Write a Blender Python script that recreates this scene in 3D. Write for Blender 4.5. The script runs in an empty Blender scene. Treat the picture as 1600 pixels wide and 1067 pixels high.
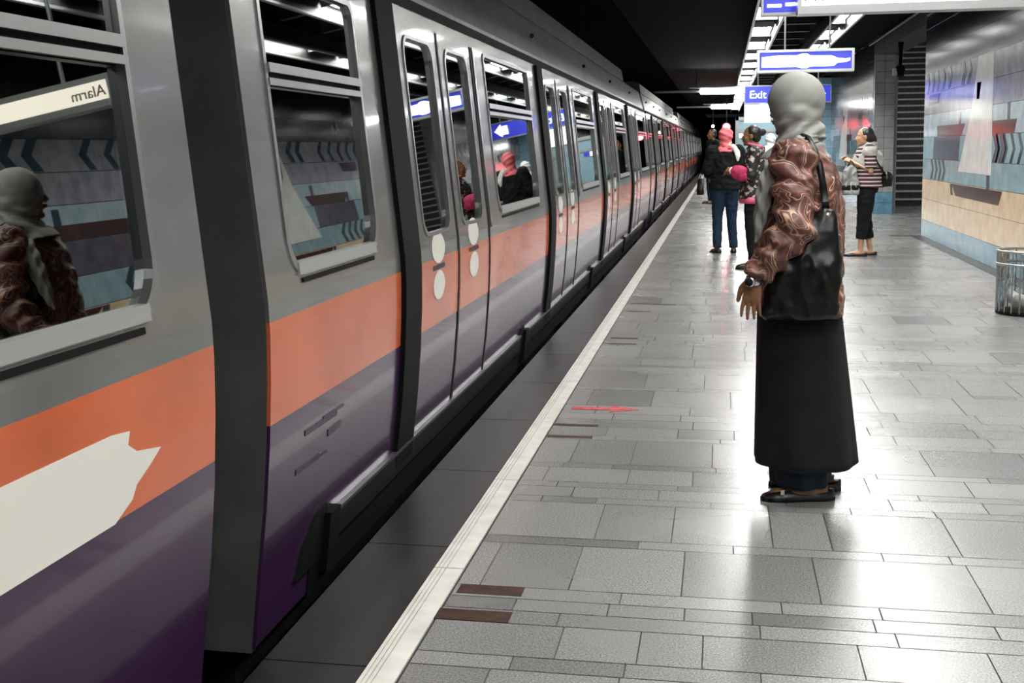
import bpy, bmesh, math, random
from mathutils import Vector, Matrix, noise
C = bpy.context.scene.collection
SC = bpy.context.scene
rnd = random.Random(7)
PI = math.pi

# ------------------------------------------------------------ camera
def make_camera():
    f, px, py, yaw, pitch, roll = 1828.8, 784.77, 436.93, 0.18587, 0.11085, -0.01247
    cy, sy = math.cos(yaw), math.sin(yaw)
    fw = Vector((-sy*math.cos(pitch), cy*math.cos(pitch), -math.sin(pitch)))
    rt = Vector((cy, sy, 0)); up = rt.cross(fw)
    c, s = math.cos(roll), math.sin(roll)
    r2 = rt*c + up*s; u2 = up*c - rt*s
    cd = bpy.data.cameras.new('camera'); co = bpy.data.objects.new('camera', cd); C.objects.link(co)
    cd.sensor_width = 36; cd.lens = f/1600*36
    cd.shift_x = (800-px)/1600; cd.shift_y = (py-533.5)/1600
    m = Matrix.Identity(4)
    for i in range(3): m[i][0], m[i][1], m[i][2] = r2[i], u2[i], -fw[i]
    m[0][3], m[1][3], m[2][3] = 0, 0, 1.40
    co.matrix_world = m; cd.clip_start = .05; cd.clip_end = 300
    SC.camera = co
make_camera()
# ------------------------------------------------------------ world, exposure
w = bpy.data.worlds.new('station_dark'); SC.world = w; w.use_nodes = True
w.node_tree.nodes['Background'].inputs[0].default_value = (.55, .85, .9, 1)
w.node_tree.nodes['Background'].inputs[1].default_value = .012
SC.view_settings.view_transform = 'Standard'; SC.view_settings.look = 'None'
SC.view_settings.gamma = 1; SC.view_settings.use_curve_mapping = False
SC.view_settings.exposure = 0.0
LIGHT = 58.0          # strength of the ceiling light diffusers
SIGN = 2.2            # strength of the backlit signs
SC.cycles.max_bounces = 7; SC.cycles.glossy_bounces = 4; SC.cycles.transparent_max_bounces = 12
SC.cycles.sample_clamp_indirect = 6

# ------------------------------------------------------------ materials
def mat(name, col, rough=.5, metal=0, coat=0, emit=None, es=0, spec=.5):
    m = bpy.data.materials.new(name); m.use_nodes = True
    b = m.node_tree.nodes['Principled BSDF']
    b.inputs['Base Color'].default_value = (*col, 1); b.inputs['Roughness'].default_value = rough
    b.inputs['Metallic'].default_value = metal; b.inputs['Coat Weight'].default_value = coat
    b.inputs['Coat Roughness'].default_value = .06
    b.inputs['Specular IOR Level'].default_value = spec
    if emit: b.inputs['Emission Color'].default_value = (*emit, 1); b.inputs['Emission Strength'].default_value = es
    return m
def N(m, t, **k):
    n = m.node_tree.nodes.new(t)
    for a, v in k.items(): setattr(n, a, v)
    return n
def LK(m, a, b): m.node_tree.links.new(a, b)
def bsdf(m): return m.node_tree.nodes['Principled BSDF']
def ramp(m, stops, interp='LINEAR'):
    r = N(m, 'ShaderNodeValToRGB'); r.color_ramp.interpolation = interp
    e = r.color_ramp.elements
    while len(e) < len(stops): e.new(.5)
    for i, (p, c) in enumerate(stops): e[i].position = p; e[i].color = (*c, 1)
    return r
def noisy(name, c1, c2, scale, rough=.5, detail=4, bump=0, rr=None, metal=0, coat=0, stretch=None, coord='Object', spec=.5):
    m = mat(name, c1, rough, metal, coat, spec=spec)
    tc = N(m, 'ShaderNodeTexCoord'); nz = N(m, 'ShaderNodeTexNoise')
    nz.inputs['Scale'].default_value = scale; nz.inputs['Detail'].default_value = detail
    mp = N(m, 'ShaderNodeMapping'); LK(m, tc.outputs[coord], mp.inputs[0]); LK(m, mp.outputs[0], nz.inputs['Vector'])
    if stretch: mp.inputs['Scale'].default_value = stretch
    r = ramp(m, [(.3, c1), (.7, c2)]); LK(m, nz.outputs['Fac'], r.inputs[0]); LK(m, r.outputs[0], bsdf(m).inputs['Base Color'])
    if rr:
        q = N(m, 'ShaderNodeMapRange'); q.inputs[1].default_value = .3; q.inputs[2].default_value = .7
        q.inputs[3].default_value, q.inputs[4].default_value = rr
        LK(m, nz.outputs['Fac'], q.inputs[0]); LK(m, q.outputs[0], bsdf(m).inputs['Roughness'])
    if bump:
        b = N(m, 'ShaderNodeBump'); b.inputs['Strength'].default_value = bump; b.inputs['Distance'].default_value = .01
        LK(m, nz.outputs['Fac'], b.inputs['Height']); LK(m, b.outputs[0], bsdf(m).inputs['Normal'])
    return m
def cols(*a): return [(x/255)**2.2 if x > 1 else x for x in a]
def rgb(r, g, b): return tuple((max(v, .5)/255)**2.2 for v in (r, g, b))

# floor granite: tone per slab comes from a face attribute
def granite():
    m = mat('granite_paving', (.3, .3, .29), .3, spec=1.0)
    at = N(m, 'ShaderNodeAttribute'); at.attribute_name = 'tone'
    tc = N(m, 'ShaderNodeTexCoord')
    n1 = N(m, 'ShaderNodeTexNoise'); n1.inputs['Scale'].default_value = 170; n1.inputs['Detail'].default_value = 3
    n2 = N(m, 'ShaderNodeTexNoise'); n2.inputs['Scale'].default_value = 1.1; n2.inputs['Detail'].default_value = 2
    for n in (n1, n2): LK(m, tc.outputs['Object'], n.inputs['Vector'])
    r1 = ramp(m, [(.3, (.12, .123, .121)), (.5, (.20, .204, .20)), (.72, (.32, .325, .32))]); LK(m, n1.outputs['Fac'], r1.inputs[0])
    ml = N(m, 'ShaderNodeMix', data_type='RGBA', blend_type='MULTIPLY'); ml.inputs[0].default_value = 1
    LK(m, r1.outputs[0], ml.inputs[6]); LK(m, at.outputs['Color'], ml.inputs[7])
    r2 = ramp(m, [(.3, (.92, .92, .92)), (.75, (1.05, 1.05, 1.04))]); LK(m, n2.outputs['Fac'], r2.inputs[0])
    m2 = N(m, 'ShaderNodeMix', data_type='RGBA', blend_type='MULTIPLY'); m2.inputs[0].default_value = 1
    LK(m, ml.outputs[2], m2.inputs[6]); LK(m, r2.outputs[0], m2.inputs[7]); LK(m, m2.outputs[2], bsdf(m).inputs['Base Color'])
    q = N(m, 'ShaderNodeMapRange'); q.inputs[1].default_value = .3; q.inputs[2].default_value = .7
    q.inputs[3].default_value = .255; q.inputs[4].default_value = .285
    LK(m, n2.outputs['Fac'], q.inputs[0]); LK(m, q.outputs[0], bsdf(m).inputs['Roughness'])
    b = N(m, 'ShaderNodeBump'); b.inputs['Strength'].default_value = .18; b.inputs['Distance'].default_value = .003
    LK(m, n1.outputs['Fac'], b.inputs['Height']); LK(m, b.outputs[0], bsdf(m).inputs['Normal'])
    return m
M = {}
M['granite'] = granite()
M['grout'] = mat('grout', (.035, .036, .035), .8)
M['rust'] = noisy('rusty_inlay', (.025, .012, .009), (.06, .03, .02), 30, .6, spec=.2)
M['edge'] = noisy('dark_platform_edge', (.006, .007, .008), (.016, .017, .018), 14, .36, bump=.1, spec=.2)
def edge_specks(m):
    tc = N(m, 'ShaderNodeTexCoord'); nz = N(m, 'ShaderNodeTexNoise'); nz.inputs['Scale'].default_value = 22; nz.inputs['Detail'].default_value = 5
    LK(m, tc.outputs['Object'], nz.inputs['Vector'])
    r = ramp(m, [(.70, (.009, .010, .011)), (.80, (.16, .16, .16))]); LK(m, nz.outputs['Fac'], r.inputs[0]); LK(m, r.outputs[0], bsdf(m).inputs['Base Color'])
edge_specks(M['edge'])
M['stripe'] = noisy('cream_safety_line', rgb(196, 194, 186), rgb(222, 221, 214), 9, .3)
M['concrete'] = noisy('dark_concrete', (.02, .022, .022), (.04, .042, .042), 3, .8)
M['black'] = mat('black_void_paint', (.0035, .006, .006), .75, spec=.2)
M['ceil'] = noisy('black_ceiling', (.0015, .003, .003), (.0035, .005, .005), 2, .9, spec=.05)
M['blackrubber'] = mat('black_rubber', (.002, .003, .003), .7, spec=.15)
M['greyrubber'] = noisy('grey_rubber', (.055, .057, .057), (.085, .087, .085), 5, .55)
M['dark_metal'] = noisy('dark_metal', (.02, .021, .021), (.045, .046, .046), 8, .45, metal=.6)
M['alu'] = mat('brushed_aluminium', (.42, .43, .43), .28, .9)
M['alu_soft'] = mat('painted_aluminium', (.45, .46, .45), .4, .5)
M['roofpaint'] = noisy('roof_paint', (.16, .165, .165), (.24, .245, .24), 2.5, .35, metal=.3)
M['roofdark'] = noisy('roof_fairing_paint', (.05, .052, .052), (.085, .087, .085), 2.5, .5)
def livery():
    m = mat('train_livery', (.3, .3, .3), .25, 0, .35)
    tc = N(m, 'ShaderNodeTexCoord'); sp = N(m, 'ShaderNodeSeparateXYZ'); LK(m, tc.outputs['Object'], sp.inputs[0])
    r = N(m, 'ShaderNodeMapRange'); r.inputs[1].default_value = -.2; r.inputs[2].default_value = 2.2
    LK(m, sp.outputs[2], r.inputs[0])
    p = lambda z: (z+.2)/2.4
    rc = ramp(m, [(0, rgb(60, 38, 66)), (p(.562), rgb(196, 98, 62)), (p(.886), (.27, .275, .27))], 'CONSTANT')
    LK(m, r.outputs[0], rc.inputs[0])
    nz = N(m, 'ShaderNodeTexNoise'); nz.inputs['Scale'].default_value = 3; LK(m, tc.outputs['Object'], nz.inputs['Vector'])
    r2 = ramp(m, [(.3, (.86, .86, .86)), (.7, (1.08, 1.08, 1.08))]); LK(m, nz.outputs['Fac'], r2.inputs[0])
    ml = N(m, 'ShaderNodeMix', data_type='RGBA', blend_type='MULTIPLY'); ml.inputs[0].default_value = 1
    LK(m, rc.outputs[0], ml.inputs[6]); LK(m, r2.outputs[0], ml.inputs[7]); LK(m, ml.outputs[2], bsdf(m).inputs['Base Color'])
    rm = ramp(m, [(0, (0, 0, 0)), (p(.886), (.65, .65, .65))], 'CONSTANT'); LK(m, r.outputs[0], rm.inputs[0]); LK(m, rm.outputs[0], bsdf(m).inputs['Metallic'])
    rr = ramp(m, [(0, (.24, .24, .24)), (p(.886), (.27, .27, .27))], 'CONSTANT'); LK(m, r.outputs[0], rr.inputs[0]); LK(m, rr.outputs[0], bsdf(m).inputs['Roughness'])
    return m
M['livery'] = livery()
def glass(name, tint, base, ior=1.5, rough=.015):
    m = bpy.data.materials.new(name); m.use_nodes = True; nt = m.node_tree; nt.nodes.clear()
    out = N(m, 'ShaderNodeOutputMaterial'); mx = N(m, 'ShaderNodeMixShader'); tr = N(m, 'ShaderNodeBsdfTransparent'); gl = N(m, 'ShaderNodeBsdfGlossy')
    tr.inputs[0].default_value = (*tint, 1); gl.inputs['Roughness'].default_value = rough; gl.inputs[0].default_value = (.93, .97, .95, 1)
    fr = N(m, 'ShaderNodeFresnel'); fr.inputs[0].default_value = ior
    mr = N(m, 'ShaderNodeMapRange'); mr.inputs[3].default_value = base; mr.inputs[4].default_value = 1
    LK(m, fr.outputs[0], mr.inputs[0]); LK(m, mr.outputs[0], mx.inputs[0]); LK(m, tr.outputs[0], mx.inputs[1]); LK(m, gl.outputs[0], mx.inputs[2]); LK(m, mx.outputs[0], out.inputs[0])
    return m
M['pane'] = glass('train_window_glass', (.30, .34, .33), .20, 1.6)
M['clear'] = glass('clear_plastic', (.86, .88, .87), .06, 1.45, .05)
M['lamp'] = mat('lamp_diffuser', (.9, .9, .9), .5, emit=(1, .99, .96), es=LIGHT)
M['tube'] = mat('fluorescent_tube', (.9, .9, .9), .5, emit=(1, 1, .97), es=30)
M['sign_white'] = mat('backlit_white', (.9, .9, .88), .4, emit=(1, .98, .93), es=SIGN)
M['sign_cream'] = mat('backlit_cream', (.9, .85, .75), .4, emit=(1, .9, .74), es=SIGN)
M['sign_glow'] = mat('backlit_lettering', (.9, .9, .9), .4, emit=(.86, .9, 1), es=5)
M['sign_blue'] = mat('backlit_blue', (.02, .03, .4), .3, emit=(.025, .04, .5), es=.75)
M['sign_text'] = mat('brown_print', (.09, .05, .03), .6)
M['red_lamp'] = mat('red_signal', (.8, .05, .05), .4, emit=(1, .04, .06), es=100)
M['white_lamp'] = mat('white_signal', (.8, .8, .8), .4, emit=(1, .97, .9), es=20)
M['decal_white'] = mat('white_decal', rgb(226, 224, 214), .35, coat=.2)
M['decal_dark'] = mat('dark_decal', rgb(48, 36, 50), .5)
M['decal_pink'] = mat('pink_decal', rgb(205, 150, 140), .4)
M['red_paint'] = noisy('red_floor_paint', rgb(150, 44, 54), rgb(190, 100, 104), 26, .55, spec=.2)
M['interior'] = mat('train_interior_panel', (.16, .165, .16), .6)
M['interior_floor'] = mat('train_floor', (.03, .03, .03), .6)
M['seat'] = mat('train_seat_plastic', (.05, .06, .06), .4)
def tile(name, c1, c2, sx=.1, rough=.14, strength=.15):
    m = mat(name, c1, rough)
    tc = N(m, 'ShaderNodeTexCoord'); nz = N(m, 'ShaderNodeTexNoise'); nz.inputs['Scale'].default_value = 5; nz.inputs['Detail'].default_value = 5
    LK(m, tc.outputs['Object'], nz.inputs['Vector'])
    r = ramp(m, [(.35, c1), (.68, c2)]); LK(m, nz.outputs['Fac'], r.inputs[0])
    # fine vertical joints every sx metres
    sp = N(m, 'ShaderNodeSeparateXYZ'); LK(m, tc.outputs['Object'], sp.inputs[0])
    ad = N(m, 'ShaderNodeMath', operation='ADD'); LK(m, sp.outputs[0], ad.inputs[0]); LK(m, sp.outputs[1], ad.inputs[1])
    dv = N(m, 'ShaderNodeMath', operation='DIVIDE'); LK(m, ad.outputs[0], dv.inputs[0]); dv.inputs[1].default_value = sx
    fr = N(m, 'ShaderNodeMath', operation='FRACT'); LK(m, dv.outputs[0], fr.inputs[0])
    lt = N(m, 'ShaderNodeMath', operation='LESS_THAN'); LK(m, fr.outputs[0], lt.inputs[0]); lt.inputs[1].default_value = .045
    mx = N(m, 'ShaderNodeMix', data_type='RGBA'); mf = N(m, 'ShaderNodeMath', operation='MULTIPLY'); LK(m, lt.outputs[0], mf.inputs[0]); mf.inputs[1].default_value = strength*2.4
    LK(m, mf.outputs[0], mx.inputs[0]); LK(m, r.outputs[0], mx.inputs[6]); mx.inputs[7].default_value = (.05, .06, .06, 1)
    LK(m, mx.outputs[2], bsdf(m).inputs['Base Color'])
    return m
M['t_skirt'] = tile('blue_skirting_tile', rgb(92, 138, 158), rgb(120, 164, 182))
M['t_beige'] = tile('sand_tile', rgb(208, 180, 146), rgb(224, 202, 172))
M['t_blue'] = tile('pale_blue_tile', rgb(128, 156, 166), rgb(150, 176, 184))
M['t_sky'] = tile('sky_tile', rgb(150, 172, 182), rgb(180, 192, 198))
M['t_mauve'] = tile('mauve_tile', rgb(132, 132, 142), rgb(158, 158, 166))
M['t_dark'] = tile('joint_and_shade_tile', (.012, .014, .014), (.02, .022, .022))  # dark joints, and top wall rows with shade put into the colour
M['t_shaded'] = tile('shaded_mauve_tile', rgb(78, 78, 84), rgb(96, 96, 102))  # mauve tile with the fading lamp light painted in
M['t_white'] = tile('white_tile', rgb(208, 208, 204), rgb(226, 226, 222))
M['t_boat'] = tile('maroon_tile', rgb(66, 48, 50), rgb(80, 58, 58))
M['t_teal'] = tile('dark_teal_tile', rgb(48, 66, 76), rgb(66, 84, 94))
M['t_purple'] = tile('slate_purple_tile', rgb(80, 78, 92), rgb(98, 96, 108))
M['t_navy'] = tile('navy_tile', rgb(54, 54, 130), rgb(70, 70, 150))
M['t_grey'] = tile('grey_wall_tile', rgb(158, 160, 160), rgb(176, 178, 178), .22, .18, .3)
M['t_lblue'] = tile('light_blue_wall_tile', rgb(140, 178, 200), rgb(160, 196, 214), .22, .18, .3)
M['stair'] = noisy('stair_stone', (.03, .032, .03), (.06, .062, .06), 12, .6)
M['nosing'] = noisy('stair_nosing', (.5, .5, .48), (.66, .66, .64), 20, .5)
M['steel'] = mat('steel_frame', (.35, .36, .36), .35, .8)
M['white_plastic'] = mat('white_plastic', (.7, .7, .7), .4)

# ------------------------------------------------------------ mesh helpers
def obj(name, bm, mats, parent=None, smooth=False, loc=None):
    me = bpy.data.meshes.new(name)
    if isinstance(bm, bpy.types.Mesh): me = bm
    else:
        bmesh.ops.recalc_face_normals(bm, faces=bm.faces[:]); bm.to_mesh(me); bm.free()
    if not isinstance(mats, (list, tuple)): mats = [mats]
    if not len(me.materials):
        for m_ in mats: me.materials.append(m_)
    else: me.materials[0] = mats[0]
    if smooth:
        for p in me.polygons: p.use_smooth = True
    o = bpy.data.objects.new(name, me); C.objects.link(o)
    if parent: o.parent = parent
    if loc: o.location = loc
    return o
def tag(o, label, cat, group=None, kind=None):
    if label: o['label'] = label
    if cat: o['category'] = cat
    if group: o['group'] = group
    if kind: o['kind'] = kind
    return o
def thing(name, label, cat, loc=(0, 0, 0), rz=0, group=None):
    o = bpy.data.objects.new(name, None); C.objects.link(o); o.location = loc; o.rotation_euler = (0, 0, rz)
    o.empty_display_size = .1
    return tag(o, label, cat, group)
def struct(name, bm, mats, smooth=False):
    o = obj(name, bm, mats, None, smooth); o['kind'] = 'structure'; return o
def copy_tree(o, parent=None):
    c = o.copy(); C.objects.link(c); c.parent = parent
    for ch in list(o.children): copy_tree(ch, c)
    return c
def nb(): return bmesh.new()
def hexa(bm, P, mi=0):
    v = [bm.verts.new(p) for p in P]
    for f in ((0, 1, 2, 3), (7, 6, 5, 4), (0, 4, 5, 1), (1, 5, 6, 2), (2, 6, 7, 3), (3, 7, 4, 0)):
        bm.faces.new([v[i] for i in f]).material_index = mi
def box(bm, x0, x1, y0, y1, z0, z1, mi=0):
    hexa(bm, [(x0, y0, z0), (x1, y0, z0), (x1, y1, z0), (x0, y1, z0), (x0, y0, z1), (x1, y0, z1), (x1, y1, z1), (x0, y1, z1)], mi)
def loft(bm, rings, cap=True, mi=0, closed=True):
    R = [[bm.verts.new(p) for p in r] for r in rings]
    n = len(R[0])
    for a, b in zip(R, R[1:]):
        for i in range(n if closed else n-1):
            j = (i+1) % n
            bm.faces.new((a[i], a[j], b[j], b[i])).material_index = mi
    if cap:
        bm.faces.new(R[0][::-1]).material_index = mi; bm.faces.new(R[-1]).material_index = mi
def frame(d):
    d = Vector(d).normalized(); a = Vector((0, 0, 1)) if abs(d.z) < .9 else Vector((0, 1, 0))
    u = d.cross(a).normalized(); return u, d.cross(u).normalized()
def tube(bm, pts, rad, seg=12, mi=0, flat=1, up=None):
    pts = [Vector(p) for p in pts]
    if not isinstance(rad, (list, tuple)): rad = [rad]*len(pts)
    rings = []; u = None
    for i, p in enumerate(pts):
        d = (pts[min(i+1, len(pts)-1)]-pts[max(i-1, 0)]).normalized()
        if u is None:
            u, v = frame(d)
            if up: v = Vector(up) - d*d.dot(Vector(up)); v.normalize(); u = d.cross(v)
        else: u = (u-d*d.dot(u)).normalized(); v = d.cross(u)
        rings.append([p+(u*math.cos(t)+v*math.sin(t)*flat)*rad[i] for t in [2*PI*k/seg for k in range(seg)]])
    loft(bm, rings, True, mi)
def ell(bm, c, r, rot=None, seg=20, mi=0):
    if not isinstance(r, (tuple, list)): r = (r, r, r)
    mt = Matrix.Translation(c) @ (rot.to_4x4() if rot else Matrix.Identity(4)) @ Matrix.Diagonal((*r, 1))
    g = bmesh.ops.create_uvsphere(bm, u_segments=seg, v_segments=max(8, seg//2), radius=1, matrix=mt)
    for v in g['verts']:
        for f in v.link_faces: f.material_index = mi
def cyl(bm, c0, c1, r0, r1=None, seg=20, mi=0): tube(bm, [c0, c1], [r0, r0 if r1 is None else r1], seg, mi)
def baked(bm, voxel, smooth=4, factor=.5, disp=None):
    """one continuous surface from overlapping closed volumes"""
    bmesh.ops.recalc_face_normals(bm, faces=bm.faces[:])
    me = bpy.data.meshes.new('tmp'); bm.to_mesh(me); bm.free()
    o = bpy.data.objects.new('tmp', me); C.objects.link(o)
    r = o.modifiers.new('r', 'REMESH'); r.mode = 'VOXEL'; r.voxel_size = voxel
    if smooth:
        s = o.modifiers.new('s', 'SMOOTH'); s.iterations = smooth; s.factor = factor
    dg = bpy.context.evaluated_depsgraph_get(); dg.update()
    out = bpy.data.meshes.new_from_object(o.evaluated_get(dg))
    bpy.data.objects.remove(o); bpy.data.meshes.remove(me)
    if disp:
        nr = [v.normal.copy() for v in out.vertices]
        for v, n_ in zip(out.vertices, nr): v.co += disp(v.co, n_)
    for p in out.polygons: p.use_smooth = True
    return out
def poly_prism(bm, pts, axis, a, b, mi=0):
    """extrude a 2-D outline: axis 'x' -> pts are (y,z); axis 'y' -> (x,z); axis 'z' -> (x,y)"""
    def P(p, t): return {'x': (t, p[0], p[1]), 'y': (p[0], t, p[1]), 'z': (p[0], p[1], t)}[axis]
    A = [bm.verts.new(P(p, a)) for p in pts]; B = [bm.verts.new(P(p, b)) for p in pts]
    n = len(pts)
    bm.faces.new(A[::-1]).material_index = mi; bm.faces.new(B).material_index = mi
    for i in range(n): bm.faces.new((A[i], A[(i+1) % n], B[(i+1) % n], B[i])).material_index = mi
def lettering(name, body, size, mat_, parent, loc, rot, ext=.003, width=1.0):
    cu = bpy.data.curves.new('t', 'FONT'); cu.body = body; cu.size = size; cu.extrude = ext; cu.align_x = 'LEFT'
    o = bpy.data.objects.new('t', cu); C.objects.link(o)
    dg = bpy.context.evaluated_depsgraph_get(); dg.update()
    me = bpy.data.meshes.new_from_object(o.evaluated_get(dg)); bpy.data.objects.remove(o)
    mt = Matrix.Translation(loc) @ rot.to_4x4() @ Matrix.Diagonal((width, 1, 1, 1))
    me.transform(mt)
    return obj(name, me, mat_, parent)

# ============================================================ THE SETTING
# ---- floor of laid granite slabs
def build_floor():
    bm = nb(); tone = bm.faces.layers.float_color.new('tone')
    box(bm, -.835, 9, -3, 18.9, -.02, -.003, 1)
    box(bm, -.835, 9, 18.9, 80, -.02, -.003, 1)
    rows = [(2.98, 3.066), (3.066, 3.288), (3.288, 3.386), (3.386, 3.481), (3.481, 3.577), (3.577, 3.995), (3.995, 4.075), (4.075, 4.502), (4.502, 4.578), (4.578, 4.718), (4.718, 4.792), (4.792, 5.015), (5.015, 5.088), (5.088, 5.524), (5.524, 5.604), (5.604, 5.787), (5.787, 5.952), (5.952, 6.09), (6.09, 6.29)]
    pat = [.42, .08, .43, .076, .14, .074, .223, .073, .436, .08, .18, .165, .14, .2]
    y = 6.29; k = 0
    while y < 30: rows.append((y, y+pat[k % 14])); y += pat[k % 14]; k += 1
    y = 2.98; k = 13
    while y > -2.6: rows.append((y-pat[k % 14], y)); y -= pat[k % 14]; k -= 1
    fixed = {3.577: [-.76, -.471, -.115, .312, .81], 4.075: [-.442, -.167, .188, .39, .818], 5.088: [-.664, -.39, -.032, .41, .9], 3.066: [-.445, -.219, -.042, .385, .73],
             4.792: [-.738, -.383, -.11, .6], 3.386: [-.62, -.33, -.1, .1, .45, .79], 3.288: [-.47, .12, .5, .95], 3.481: [-.3, .19, .48, 1.1], 3.995: [-.28, .05, .55], 5.952: [-.55, -.2, .3]}
    bars = [(-.82, -.61, 3.50, 3.577), (-.856, -.614, 3.29, 3.37), (-.835, -.606, 5.79, 5.83), (-.83, -.609, 5.54, 5.585), (-.8, -.6, 8.55, 8.6), (-.8, -.59, 8.3, 8.34), (-.8, -.645, 10.5, 10.56), (-.79, -.6, 10.0, 10.05), (-.638, -.395, 10.46, 10.52)]
    R = random.Random(3)
    g = .0022
    for (a, b) in rows:
        key = min(fixed, key=lambda q: abs(q-a)); js = fixed[key] if abs(key-a) < .001 else []
        xs = [-.835]+list(js)
        d = b-a
        while xs[-1] < 8.9:
            xs.append(xs[-1]+(R.choice([.27, .35, .4, .43, .5]) if d > .1 else R.choice([.22, .31, .36, .45, .5])))
            if not js and len(xs) == 2: xs[1] = -.835+R.uniform(.1, .4)
        for x0, x1 in zip(xs, xs[1:]):
            t = R.uniform(.82, 1.12) if R.random() > .12 else R.uniform(.62, .8)
            vs = [bm.verts.new(p) for p in ((x0+g, a+g, 0), (x1-g, a+g, 0), (x1-g, b-g, 0), (x0+g, b-g, 0))]
            f = bm.faces.new(vs); f[tone] = (t, t, t, 1); f.material_index = 0
    vs = [bm.verts.new(p) for p in ((-.83, 30, 0), (9, 30, 0), (9, 80, 0), (-.83, 80, 0))]
    f = bm.faces.new(vs); f[tone] = (1, 1, 1, 1)
    for (x0, x1, y0, y1) in bars: box(bm, x0, x1, y0, y1, -.002, .0012, 2)
    struct('floor', bm, [M['granite'], M['grout'], M['rust']])
build_floor()
bm = nb()
for k in range(-4, 90):
    box(bm, -1.24, -.945, k*.98+.003, k*.98+.977, -.12, 0)
struct('trim_1', bm, M['edge'])
bm = nb()
for k in range(-4, 80):
    a, b = k*1.07+.5, k*1.07+1.567
    for x0, x1 in ((-.942, -.931), (-.928, -.917), (-.914, -.903), (-.900, -.842)): box(bm, x0, x1, a+.002, b-.002, -.02, .002)
box(bm, -.945, -.838, -4, 80, -.02, -.004, 1)
struct('trim_2', bm, [M['stripe'], M['grout']])
bm = nb(); box(bm, -1.2, 9, -3, 80, -1.25, -.125); struct('floor_slab', bm, M['concrete'])
bm = nb(); box(bm, -6.5, -1.2, -19, 120, -1.3, -1.2); struct('floor_trackbed', bm, M['black'])
bm = nb(); box(bm, 2.85, 3.012, -3, 18.9, .0005, .004); box(bm, 2.55, 3.012, 18.72, 18.9, .001, .005)
struct('trim_4', bm, M['dark_metal'])
# arrow painted on the floor
bm = nb()
poly_prism(bm, [(-.79, 6.165), (-.575, 6.165), (-.58, 6.12), (-.425, 6.195), (-.58, 6.27), (-.575, 6.225), (-.79, 6.225)], 'z', .0005, .003)
tag(obj('floor_arrow', bm, M['red_paint']), 'red arrow marking on the paving beside the cream safety line', 'floor marking')

# ---- mural wall on the right
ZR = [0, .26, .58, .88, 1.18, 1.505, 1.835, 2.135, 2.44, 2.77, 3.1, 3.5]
RM = ['t_skirt', 't_beige', 't_beige', 't_blue', 't_blue', 't_sky', 't_mauve', 't_mauve', 't_shaded', 't_dark', 't_dark']  # upper rows go dark: light falloff towards the ceiling put into tile colour
def quadx(bm, x, pts, mi): poly_prism(bm, pts, 'x', x, x-.004, mi)
def motif(bm, X, oy, mi, lim):
    """boats, sails and rippled reflections laid into the tiling, oy = shift along the wall"""
    def q(pts, m_):
        ys = [p[0]+oy for p in pts]
        if min(ys) < lim[0] or max(ys) > lim[1]: return
        quadx(bm, X, [(p[0]+oy, p[1]) for p in pts], mi[m_])
    q([(16.1, 1.04), (14.22, 1.035), (14.25, 2.44), (15.05, 2.44), (15.39, 1.79)], 'sail')
    q([(17.69, 1.653), (15.76, 1.653), (15.98, 1.507), (17.47, 1.507)], 'boat')
    q([(17.69, 1.653), (17.69, 1.503), (17.58, 1.503), (17.58, 1.6)], 'boat')
    q([(16.14, 1.653), (16.14, 1.80), (16.02, 1.80), (16.02, 1.653)], 'teal')
    q([(14.21, 1.653), (13.09, 1.653), (13.18, 1.507), (14.21, 1.507)], 'boat')
    q([(13.51, 1.653), (13.51, 1.84), (13.40, 1.84), (13.40, 1.653)], 'teal')
    q([(16.5, .87), (13.63, .87), (13.8, .713), (16.23, .72)], 'boat')
    q([(16.62, .87), (16.5, .87), (16.42, .72), (16.56, .72)], 'teal')
    q([(14.42, .87), (14.42, 1.03), (14.27, 1.03), (14.27, .87)], 'teal')
    q([(18.4, 2.115), (17.56, 2.115), (17.69, 1.97), (18.43, 1.97)], 'boat')
    q([(17.92, 1.50), (16.05, 1.50), (16.12, 1.184), (17.98, 1.184)], 'purple')
    q([(15.1, 2.13), (14.85, 2.13), (14.95, 1.93), (15.1, 1.93)], 'navy')
    def wave(y, z0, z1, wd, m_, amp=.09):
        n = 8; L = []; Rr = []
        for k in range(n+1):
            t = k/n; s = amp*(1-abs(2*t-1)*2 if True else 0)*.8
            L.append((y-s, z0+(z1-z0)*t)); Rr.append((y-s-wd, z0+(z1-z0)*t))
        for k in range(n): q([L[k], L[k+1], Rr[k+1], Rr[k]], m_)
    for y in (18.1, 17.8, 17.5, 17.2): wave(y, .89, 1.182, .13, 'teal')
    for y in (14.1, 13.8): wave(y, 1.185, 1.503, .22, 'purple')
    for y in (13.95, 13.62, 13.28, 12.95, 12.6, 12.25): wave(y, 1.185, 1.503, .10, 'teal')
    for y in (16.0, 15.65): wave(y, 2.145, 2.44, .16, 'teal')
    for y in (18.6, 18.2, 17.8, 17.35, 16.9): wave(y, 2.145, 2.44, .13, 'teal')
def mural_wall(name, X, y0, y1, depth, offs):
    bm = nb(); names = []
    def mi(n):
        if n not in names: names.append(n)
        return names.index(n)
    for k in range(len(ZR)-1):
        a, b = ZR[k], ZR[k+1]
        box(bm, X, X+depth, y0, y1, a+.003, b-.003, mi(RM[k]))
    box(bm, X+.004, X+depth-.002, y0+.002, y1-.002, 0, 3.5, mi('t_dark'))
    idx = {'sail': mi('t_white'), 'boat': mi('t_boat'), 'teal': mi('t_teal'), 'purple': mi('t_purple'), 'navy': mi('t_navy')}
    for o in offs: motif(bm, X, o, idx, (y0, y1))
    return struct(name, bm, [M[n] for n in names])
mural_wall('wall_right', 3.02, -3, 18.85, .5, (0, -6.6, -13.2, -19.8))
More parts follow.
